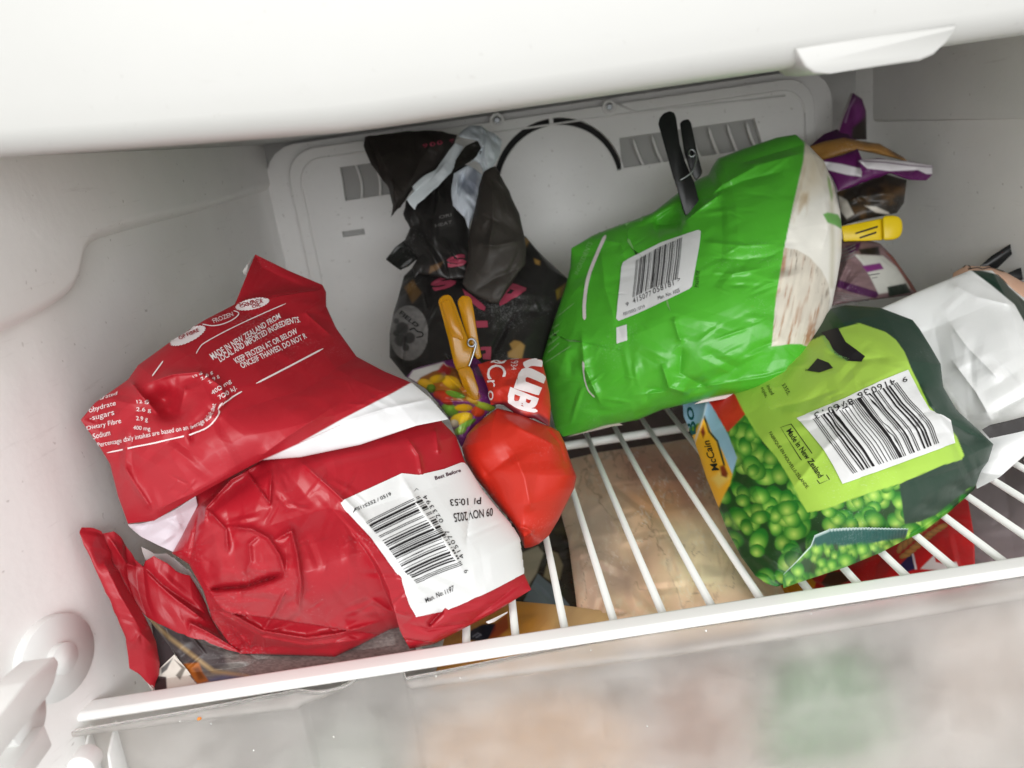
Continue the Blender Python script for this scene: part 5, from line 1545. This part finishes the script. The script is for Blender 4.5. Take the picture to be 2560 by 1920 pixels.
peas = sheet('bag_body', pea,
             top=Hq((62, 530, .565), (200, 440, .560), (500, 250, .545), (760, 100, .535), (880, -10, .535), (1000, -40, .535), (1200, -25, .528), (1385, 45, .515)),
             right=Hq((1385, 45, .515), (1425, 95, .508), (1490, 200, .495), (1548, 300, .484), (1562, 430, .476), (1640, 565, .468), (1750, 665, .464), (1852, 762, .462), (1822, 860, .462), (1780, 915, .462), (1742, 1022, .462)),
             bottom=Hq((545, 1565, .388), (600, 1582, .387), (650, 1570, .388), (800, 1532, .392), (1000, 1466, .402), (1200, 1385, .415), (1350, 1312, .425), (1450, 1262, .433), (1600, 1150, .446), (1742, 1022, .462)),
             left=Hq((62, 530, .565), (66, 600, .558), (130, 745, .540), (200, 960, .508), (270, 1132, .470), (320, 1262, .445), (400, 1412, .415), (480, 1520, .395), (545, 1565, .388)),
             bulge=.042, power=.75, back=.05, paint=paint_pea, material='film',
             feats=[('crease', Hq((200, 500), (180, 600), (150, 690)), .004, 10), ('crease', Hq((700, 1010), (870, 800), (1000, 700)), .0025, 18), ('crease', Hq((1100, 400), (1180, 560), (1320, 820)), .0035, 16),
                    ('crease', Hq((1380, 330), (1480, 560), (1600, 640), (1840, 760)), -.004, 16), ('crease', Hq((1430, 420), (1560, 640), (1650, 760)), .004, 14), ('crease', Hq((1300, 1000), (1500, 950), (1720, 880)), -.003, 14),
                    ('crease', Hq((330, 690), (460, 960), (560, 1200), (600, 1400)), .0030, 18), ('crease', Hq((300, 1100), (420, 1300), (640, 1480)), .003, 14), ('crease', Hq((560, 560), (750, 520), (960, 440)), -.003, 18),
                    ('crease', Hq((880, 230), (1050, 280), (1250, 260)), -.003, 14), ('crease', Hq((640, 560), (800, 600), (1050, 540)), .003, 14), ('bump',) + Hq((700, 1350))[0] + (80, 60, 0, .004)],
             crum=[dict(n=60, amp=.0020, size=75, seed=61), dict(n=30, amp=.0015, size=40, seed=62)], seed=10)


def paint_seal(px, py, S, T):
    col = pea_print(px, py, 15, 170, 15.0, (1940, 2300, 1300, 1480))
    col = mixc(col, (30, 84, 78), cover(px, py, Hq((790, 1352), (815, 1270), (900, 1240), (1000, 1235), (1380, 1235), (1340, 1300), (1180, 1325), (1000, 1345), (860, 1340)), 3))
    d, t = segd(px, py, Hq((640, 1505), (720, 1430), (800, 1345), (822, 1285), (900, 1252), (1000, 1245), (1360, 1245)))
    return mixc(col, (206, 224, 220), np.clip(1.5 - d / 2.6, 0, 1))


zig = Hq((900, 1252, .372), (1000, 1245, .378), (1120, 1243, .386), (1362, 1248, .405))
zz_ = edge(zig, 50); zz_[1::2, 1] -= 3.0
sheet('seal_flap', pea, top=Hq((640, 1512, .372), (720, 1432, .366), (800, 1345, .364), (822, 1285, .366)) + [tuple(v) for v in zz_],
      right=Hq((1362, 1248, .405), (1352, 1285, .410), (1345, 1312, .415)), bottom=Hq((642, 1592, .381), (700, 1570, .381), (800, 1536, .383), (1000, 1470, .391), (1200, 1388, .402), (1345, 1312, .415)),
      left=Hq((640, 1512, .372), (638, 1550, .376), (642, 1592, .381)), paint=paint_seal, back=.0012, flat=True, crum=dict(n=12, amp=.0015, size=60, seed=6))
st = Decal(peas, .0008)
plab = coons2(Hq((722, 615), (830, 570), (1000, 500), (1200, 400), (1355, 335)), Hq((1355, 335), (1400, 425), (1440, 500), (1480, 568), (1560, 600), (1600, 625), (1625, 757)), Hq((982, 995), (1300, 880), (1625, 757)), Hq((722, 615), (790, 690), (870, 790), (930, 890), (982, 995)))
st.patch(plab, 130, 110); pst = st.build('barcode_panel', pea, 'sticker')
ink = Decal(peas, .0013)
pbQ = coons2(Hq((815, 622), (1000, 535), (1150, 470), (1290, 412)), Hq((1290, 412), (1370, 520), (1440, 590), (1490, 650), (1530, 762)), Hq((1042, 938), (1300, 845), (1530, 762)), Hq((815, 622), (930, 785), (1042, 938)))
bars(ink, lambda a, b: pbQ(1 - a, np.clip(b, -.08, 1)), '9416036876013', 14, .05)
ink.text('9', Hq((1346, 376), (1318, 386), (1326, 416), (1350, 406)))
ink.text('416036', along(Hq((1272, 388), (1180, 425), (1066, 478)), 15), space=1.15)
ink.text('876013', along(Hq((1036, 505), (930, 548), (822, 592)), 15), space=1.15)
ink.build('barcode', pst, 'ink')
ink = Decal(peas, .0005)
ink.text('Made in New Zealand', along(Hq((660, 690), (720, 780), (785, 870), (846, 962)), 15), bold=.012)
bx_ = Hq((628, 668), (688, 648), (800, 805), (908, 968), (852, 992), (740, 845), (628, 668))
ink.line([(a + .0, b) for a, b in bx_], 2.0, 1)
ink.text('FABRIQUÉ EN NOUVELLE-ZÉLANDE.', along(Hq((556, 702), (620, 800), (690, 910), (775, 1026)), 12))
ink.text('3355,', along(Hq((630, 425), (648, 452), (664, 484)), 11)); ink.text('imited', along(Hq((545, 430), (558, 455), (574, 482)), 10)); ink.text('style,', along(Hq((510, 440), (522, 470), (538, 500)), 10))
ink.poly(Hq((862, 120), (955, 92), (1000, 175), (1112, 258), (1092, 290), (1010, 285), (940, 240), (905, 170)))
ink.poly(Hq((780, 340), (840, 270), (905, 295), (930, 325), (850, 352)))
ink.text('product', Hq((770, 345), (830, 352), (832, 335), (772, 325)))
ink.build('black_print', pea, 'ink')
pr = Decal(peas, .0009); pr.text('PROTECT OUR PLANET PLEASE RECYCLE', along(Hq((868, 150), (900, 210), (950, 260), (1010, 292)), 8)); pr.build('recycling_text', pea, 'ink_lime')
ink = Decal(peas, .0006); ink.text('McCain', along(Hq((276, 912), (256, 850), (218, 738)), 18), shear=.2, bold=.012); ink.build('brand_text', pea, 'ink')
ink = Decal(peas, .0006); ink.text('Bo', along(Hq((142, 705), (140, 640), (120, 545)), 24), bold=.01); ink.build('side_text', pea, 'ink_teal')

# ------------------------------------------------------------------ white bag and straps at the right edge
wb = thing('white_bag', 'crumpled white plastic bag with a dark band behind the pea bag', 'food bag', (0.38, 0.15, 0.0))


def paint_white(px, py, S, T):
    col = np.ones(px.shape + (3,)) * lin((240, 241, 240))
    col = mixc(col, (34, 56, 46), cover(px, py, Gq((1440, 1300), (1540, 1318), (1660, 1348), (1720, 1430), (1830, 1530), (2100, 1700), (2100, 1900), (1900, 1800), (1760, 1552), (1600, 1420)), 3))
    return col


white = sheet('bag_body', wb, top=[(2160, 790, .56), (2200, 772, .56), (2300, 727, .555), (2424, 676, .55), (2480, 676, .545), (2540, 730, .54), (2640, 800, .53)], right=[(2640, 800, .53), (2680, 950, .50), (2660, 1080, .48)],
              bottom=[(2442, 1222, .476), (2500, 1192, .474), (2560, 1140, .475), (2660, 1080, .48)], left=[(2160, 790, .56), (2260, 850, .55), (2330, 960, .53), (2420, 1080, .50), (2442, 1222, .476)],
              bulge=.016, power=.6, back=.04, paint=paint_white, material='film_gloss', feats=[('crease', Gq((1300, 1400), (1500, 1500), (1760, 1560)), .003, 12), ('crease', Hq((1600, 60), (1700, 200), (1900, 400)), .003, 14), ('crease', [(2470, 1040), (2560, 990), (2640, 970)], -.004, 14), ('crease', [(2380, 900), (2440, 980), (2480, 1050)], .003, 12)],
              crum=[dict(n=50, amp=.0014, size=70, seed=81)])
sheet('dark_band', wb, top=[(2455, 1074, .462), (2476, 1062, .462), (2520, 1052, .463), (2660, 1015, .468)], right=[(2660, 1015, .468), (2665, 1052, .468)], bottom=[(2474, 1096, .461), (2540, 1082, .463), (2665, 1052, .468)], left=[(2455, 1074, .462), (2474, 1096, .461)],
      paint=plain((52, 50, 50), .12, 10), flat=True, back=.001, crum=dict(n=10, amp=.0015, size=30, seed=3))
pk = sheet('printed_top', wb, top=Gq((1335, 1335, .565), (1420, 1286, .568), (1580, 1290, .565), (1700, 1332, .56), (1830, 1400, .555), (2000, 1480, .55)), right=Gq((2000, 1480, .55), (2000, 1620, .545)),
           bottom=Gq((1330, 1365, .560), (1470, 1318, .557), (1650, 1350, .553), (1720, 1432, .550), (1830, 1530, .547), (2000, 1640, .545)), left=Gq((1335, 1335, .565), (1330, 1365, .560)), paint=plain((214, 172, 146), .05), back=.004, bulge=.004, crum=dict(n=10, amp=.002, size=40, seed=9), tear=.6)
pr = Decal(pk, .0005)
pr.line(Gq((1405, 1300), (1430, 1280), (1455, 1300), (1440, 1312), (1500, 1300), (1540, 1310), (1600, 1300), (1690, 1330)), 2.0); pr.build('script_print', wb, 'ink')
stp = thing('black_strap', 'pair of flat black plastic straps rising beside the white bag at the right', 'strap', P(np.array([2500.]), np.array([690.]), np.array([.575]))[0])
prism('strap_end', 'black_plastic', stp, Gq((1515, 1290), (1560, 1250), (1600, 1216), (1830, 1070), (1960, 990), (1975, 1040), (1830, 1135), (1740, 1205), (1642, 1302), (1580, 1300)), .575, .0025, .0006)
prism('strap_end', 'black_plastic', stp, Gq((1690, 1345), (1780, 1304), (1830, 1288), (1980, 1240), (1980, 1330), (1830, 1372), (1800, 1386)), .568, .0025, .0006)


# ------------------------------------------------------------------ food under the shelf
def lowz(pts, h):
    return [(x, y, float(room(np.array([float(x)]), np.array([float(y)]), h)[0])) for x, y in [p[:2] for p in pts]]


Oq = lambda *p: q('O', *p)
mb = thing('meat_bag', 'clear plastic bag of pale frozen poultry seen through the shelf wires', 'food bag', (0.1, 0.1, -0.14))


def paint_meat(px, py, S, T):
    n = fbm(px / 70, py / 60, 7); n2 = fbm(px / 18, py / 26, 17)
    col = np.ones(px.shape + (3,)) * lin((240, 206, 174))
    col = mixc(col, (206, 156, 132), cover(px, py, Oq((1000, 380), (1480, 300), (1640, 760), (1400, 860), (1100, 640)), 90) * .8)
    col = mixc(col, (252, 234, 196), cover(px, py, Oq((1180, 800), (1700, 850), (1950, 1330), (1300, 1340), (1330, 1000)), 70) * .9)
    col = mixc(col, (206, 160, 112), cover(px, py, Oq((960, 600), (1300, 620), (1350, 760), (1000, 740)), 50) * .6)
    col = mixc(col, (200, 176, 160), cover(px, py, Oq((600, 650), (900, 800), (1000, 1300), (780, 1450), (640, 1000)), 70) * .8)
    col = mixc(col, (236, 222, 200), np.clip((n2 - .6) * 5, 0, 1) * .5)
    for bx_, by_, rr_, c_ in ((1600, 1170, 80, (196, 138, 118)), (1720, 1190, 60, (186, 124, 106)), (1640, 1260, 60, (222, 164, 118)), (1500, 1300, 60, (214, 190, 172)), (1560, 1440, 50, (188, 162, 148))):
        col = mixc(col, c_, np.exp(-((px - bx_) ** 2 + (py - by_) ** 2) / rr_ ** 2) * .7)
    rdg = np.abs(fbm(px / 55, py / 75, 44) - .5)
    col = mixc(col, (132, 104, 88), np.clip(1 - rdg / .022, 0, 1) * .55 * np.clip(fbm(px / 60, py / 60, 50) * 3 - 1, 0, 1))  # dark lines paint the shade of crevices between lumps
    rdg = np.abs(fbm(px / 30, py / 60, 64) - .5)
    col = mixc(col, (250, 244, 234), np.clip(1 - rdg / .02, 0, 1) * .6 * np.clip(fbm(px / 50, py / 50, 70) * 3 - 1.2, 0, 1))  # pale streaks are painted highlights on the plastic wrap
    return col * (.86 + .32 * n)[..., None]


sheet('frozen_meat', mb, top=lowz([(1370, 1160), (1500, 1130), (1640, 1110), (1790, 1085)], -.036), right=lowz([(1790, 1085), (1850, 1250), (1930, 1420), (2000, 1560)], -.024), bottom=lowz([(1450, 1630), (1640, 1620), (2000, 1560)], -.02), left=lowz([(1370, 1160), (1420, 1350), (1440, 1500), (1450, 1630)], -.034),
      paint=paint_meat, bulge=.014, back=.03, material='cling', step=3.5, floor=-.14, feats=[('bump', 1560, 1260, 70, 60, 0, .010), ('bump', 1700, 1400, 90, 55, 20, .012), ('bump', 1480, 1430, 60, 80, 0, .010), ('bump', 1650, 1190, 70, 40, 0, .008), ('bump', 1820, 1480, 70, 50, 0, .008), ('bump', 1590, 1380, 30, 90, 20, -.008)], crum=[dict(n=60, amp=.005, size=70, seed=91), dict(n=80, amp=.0035, size=35, seed=92)])
db = thing('dark_pack', 'dark brown food pack lying under the back of the shelf', 'food pack', (0.1, 0.3, -0.14))
sheet('pack_face', db, top=lowz([(1340, 1075), (1480, 1010), (1800, 990)], -.07), right=lowz([(1800, 990), (1850, 1200)], -.06), bottom=lowz([(1330, 1280), (1850, 1200)], -.06), left=lowz([(1340, 1075), (1330, 1280)], -.07), paint=plain((104, 86, 84), .15, 40), bulge=.012, back=.03, floor=-.14, material='cling', crum=dict(n=24, amp=.004, size=70, seed=93), step=4)
bp_ = thing('brown_pack', 'dark olive pack with cream shapes under the front of the shelf', 'food pack', (0.0, 0.06, -0.14))


def paint_bp(px, py, S, T):
    col = np.ones(px.shape + (3,)) * lin((58, 50, 40)) * (.7 + .6 * fbm(px / 30, py / 30, 7))[..., None]
    col = mixc(col, (190, 180, 158), cover(px, py, Oq((280, 1060), (400, 1010), (440, 1060), (390, 1200), (330, 1290), (270, 1260)), 6))
    col = mixc(col, (178, 164, 130), cover(px, py, Oq((490, 1040), (540, 1060), (572, 1140), (550, 1240), (500, 1260), (440, 1220)), 6))
    col = mixc(col, (126, 142, 152), cover(px, py, Oq((300, 1390), (400, 1200), (520, 1300), (620, 1420), (500, 1440)), 4))
    col = mixc(col, (112, 108, 70), cover(px, py, Oq((500, 900), (640, 760), (700, 800), (600, 950)), 20) * .6)
    return col


sheet('pack_face', bp_, top=lowz([(1250, 1330), (1340, 1260), (1440, 1230)], -.05), right=lowz([(1440, 1230), (1480, 1380), (1530, 1560)], -.05), bottom=lowz([(1230, 1570), (1530, 1560)], -.04), left=lowz([(1250, 1330), (1230, 1570)], -.045), paint=paint_bp, bulge=.008, back=.03, floor=-.14, material='cling', crum=dict(n=20, amp=.003, size=60, seed=94))
yp = thing('yellow_pack', 'yellow and orange food pack under the shelf behind the white rim', 'food pack', (-0.03, 0.02, -0.14))


def paint_yp(px, py, S, T):
    col = np.ones(px.shape + (3,)) * lin((206, 150, 66))
    col = mixc(col, (214, 178, 128), np.clip((px - 1330) / 80, 0, 1))
    col = mixc(col, (28, 32, 56), cover(px, py, q('J', (880, 490), (930, 430), (1000, 395), (1080, 390), (1080, 430), (1020, 500)), 4))
    col = mixc(col, (176, 60, 30), cover(px, py, q('J', (1080, 390), (1150, 330), (1160, 420), (1100, 470), (1030, 500)), 6) * .8)
    d, t = segd(px, py, q('J', (940, 470), (970, 450), (990, 460), (960, 475)))
    return mixc(col, (150, 160, 180), np.clip(1.4 - d / 2, 0, 1))


sheet('pack_face', yp, top=lowz([(1120, 1560), (1290, 1503), (1400, 1512), (1540, 1530)], -.025), right=lowz([(1540, 1530), (1560, 1640)], -.025), bottom=lowz([(1080, 1720), (1560, 1660)], -.02), left=lowz([(1120, 1560), (1080, 1720)], -.025), paint=paint_yp, bulge=.006, back=.04, floor=-.14, crum=dict(n=14, amp=.002, size=60, seed=95))
rp_ = thing('red_pack', 'red pack printed with wheat ears under the shelf beside the pea bag', 'food pack', (0.28, 0.02, -0.14))


def paint_rp(px, py, S, T):
    col = np.ones(px.shape + (3,)) * lin((202, 30, 34)) * (.9 + .2 * fbm(px / 30, py / 30, 9))[..., None]
    for pg_, c_ in ((Hq((560, 1620), (640, 1540), (800, 1530), (830, 1560), (800, 1640)), (228, 150, 30)), (Hq((860, 1560), (900, 1500), (1020, 1490), (1040, 1540), (900, 1600)), (86, 44, 30)),
                    (Hq((1310, 1460), (1380, 1390), (1400, 1480), (1350, 1500)), (40, 36, 84)), (Hq((1380, 1390), (1392, 1390), (1412, 1480), (1400, 1485)), (224, 220, 224)),
                    (Hq((1430, 1480), (1490, 1420), (1510, 1400), (1520, 1440), (1560, 1450), (1570, 1400), (1600, 1440), (1640, 1440), (1650, 1470), (1560, 1490)), (226, 214, 214))):
        col = mixc(col, c_, cover(px, py, pg_, 3))
    for k, (bx0, by0) in enumerate(((1330, 1380), (1360, 1355), (1390, 1330), (1420, 1305), (1450, 1280), (1480, 1255), (1510, 1235), (1540, 1215))):
        for sgn in (-1, 1):
            x, y = Hq((bx0 + 14 * sgn, by0 + 22 * sgn))[0]
            a = math.radians(-42 + 24 * sgn)
            u = ((px - x) * math.cos(a) + (py - y) * math.sin(a)) / 17; v = (-(px - x) * math.sin(a) + (py - y) * math.cos(a)) / 7.5
            r = u * u + v * v
            m_ = np.clip((1 - r) * 5, 0, 1)
            c = lin((214, 152, 84)) * np.clip(1.1 - .5 * r, .5, 1.1)[..., None]
            col = col * (1 - m_[..., None]) + c * m_[..., None]
    return col


sheet('pack_face', rp_, top=lowz([(1900, 1480), (2100, 1360), (2250, 1290), (2390, 1240), (2420, 1250)], -.03), right=lowz([(2420, 1250), (2435, 1330), (2440, 1450)], -.03), bottom=lowz([(1920, 1560), (2440, 1480)], -.025), left=lowz([(1900, 1480), (1920, 1560)], -.03), paint=paint_rp, bulge=.004, back=.03, floor=-.14, material='film_gloss', crum=dict(n=18, amp=.0018, size=60, seed=96))
mt = thing('mauve_tray', 'pale mauve plastic pack under the shelf at the far right', 'food pack', (0.38, 0.05, -0.14))
sheet('pack_face', mt, top=lowz([(2360, 1180), (2500, 1120), (2700, 1080)], -.06), right=lowz([(2700, 1080), (2700, 1400)], -.06), bottom=lowz([(2420, 1450), (2700, 1400)], -.045), left=lowz([(2360, 1180), (2420, 1450)], -.06), paint=plain((168, 156, 160), .08, 60), bulge=.006, back=.03, floor=-.14, material='cling', crum=dict(n=20, amp=.003, size=70, seed=97), step=4)


# packs standing behind the frosted flap
def frontz(pts, y):
    return [tuple(v) for v in [(x, yy, float(project(on_plane(np.array([float(x)]), np.array([float(yy)]), (0, 1, 0), y))[2][0])) for x, yy in pts]]


for nm, lb, pts, c1, yy_, sd in (
        ('green_pack', 'blurred green pack seen through the frosted flap', [(1950, 1660), (2080, 1610), (2180, 1640), (2230, 1780), (2260, 1990), (2090, 2010), (1920, 2000), (1900, 1820)], (66, 138, 70), .040, 1),
        ('tan_pack', 'blurred tan pack seen through the frosted flap near the middle', [(1060, 1800), (1250, 1730), (1450, 1720), (1600, 1800), (1600, 2020), (1350, 2060), (1000, 2060), (1030, 1930)], (202, 160, 116), .042, 2),
        ('brown_pack', 'blurred brown pack seen through the frosted flap left of the green one', [(1640, 1700), (1740, 1660), (1850, 1650), (1900, 1780), (1880, 1980), (1760, 2000), (1590, 2000), (1600, 1850)], (170, 132, 112), .044, 3),
        ('pink_pack', 'blurred pale pink pack seen through the frosted flap at the far right', [(2330, 1560), (2420, 1520), (2560, 1500), (2640, 1600), (2660, 1900), (2500, 1960), (2320, 1980), (2310, 1780)], (190, 174, 164), .044, 5),
        ('grey_green_pack', 'blurred grey-green pack seen through the frosted flap left of centre', [(760, 1850), (850, 1790), (960, 1800), (1010, 1900), (1000, 2060), (880, 2080), (730, 2070), (720, 1950)], (120, 138, 122), .042, 4)):
    e = frontz(pts, yy_)
    t_ = thing(nm, lb, 'food pack', P(np.array([pts[5][0]]), np.array([pts[5][1] - 60.]), np.array([.4]))[0])
    sheet('pack_face', t_, top=e[0:3], right=e[2:5], bottom=[e[6], e[5], e[4]], left=[e[0], e[7], e[6]], paint=plain(c1, .2, 40, sd), bulge=.012, back=.04, clamp=False, crum=dict(n=14, amp=.003, size=80, seed=sd), step=6)

# ------------------------------------------------------------------ crumbs on the flap
pan = BVHTree.FromPolygons(Vf.tolist(), np.concatenate([qf[:, [0, 1, 2]], qf[:, [0, 2, 3]]]).tolist(), all_triangles=True)
M['crumb'] = mat('orange_crumb', (222, 140, 60), .7); M['ice'] = mat('ice_crumb', (232, 232, 230), .4)
rng = random.Random(4)
spots = [(498, 1797, .0010, 'crumb')] + [(x, y, r, 'ice') for x, y, r in ((528, 1810, .0004), (634, 1876, .0005), (910, 1919, .0004), (1090, 1690, .0005), (1198, 1668, .0004), (1456, 1606, .0005), (1477, 1625, .0004), (1765, 1577, .0006), (834, 1842, .0004), (1618, 1816, .0004), (2028, 1534, .0004), (450, 1804, .0004), (1150, 1695, .0004))]
where = ['just right of the orange crumb', 'low left of the grey-green pack', 'at the bottom, left of the tan pack', 'under the rim, upper left of the tan pack', 'under the rim above the tan pack', 'under the rim, larger of a close pair', 'under the rim, smaller of a close pair', 'under the rim above the brown pack', 'over the grey-green pack', 'low between tan and brown packs', 'under the rim above the green pack', 'just left of the orange crumb', 'under the rim, beside another crumb above tan pack']
for i, (x, y, r, mm) in enumerate(spots):
    d = Vector(rays(float(x), float(y))).normalized()
    hit = pan.ray_cast(Vector(CAM), d)
    if hit[0] is None:
        continue
    bm = bmesh.new()
    bmesh.ops.create_icosphere(bm, subdivisions=2, radius=r)
    for v in bm.verts:
        v.co *= rng.uniform(.7, 1.15)
    o = bm_obj('crumb', bm, mm)
    o.location = hit[0] - d * r * .5
    tag(o, 'orange food crumb stuck on the clear flap near its left end' if mm == 'crumb' else 'tiny white ice crumb on the flap ' + where[i - 1], 'crumb', 'crumbs on the flap')
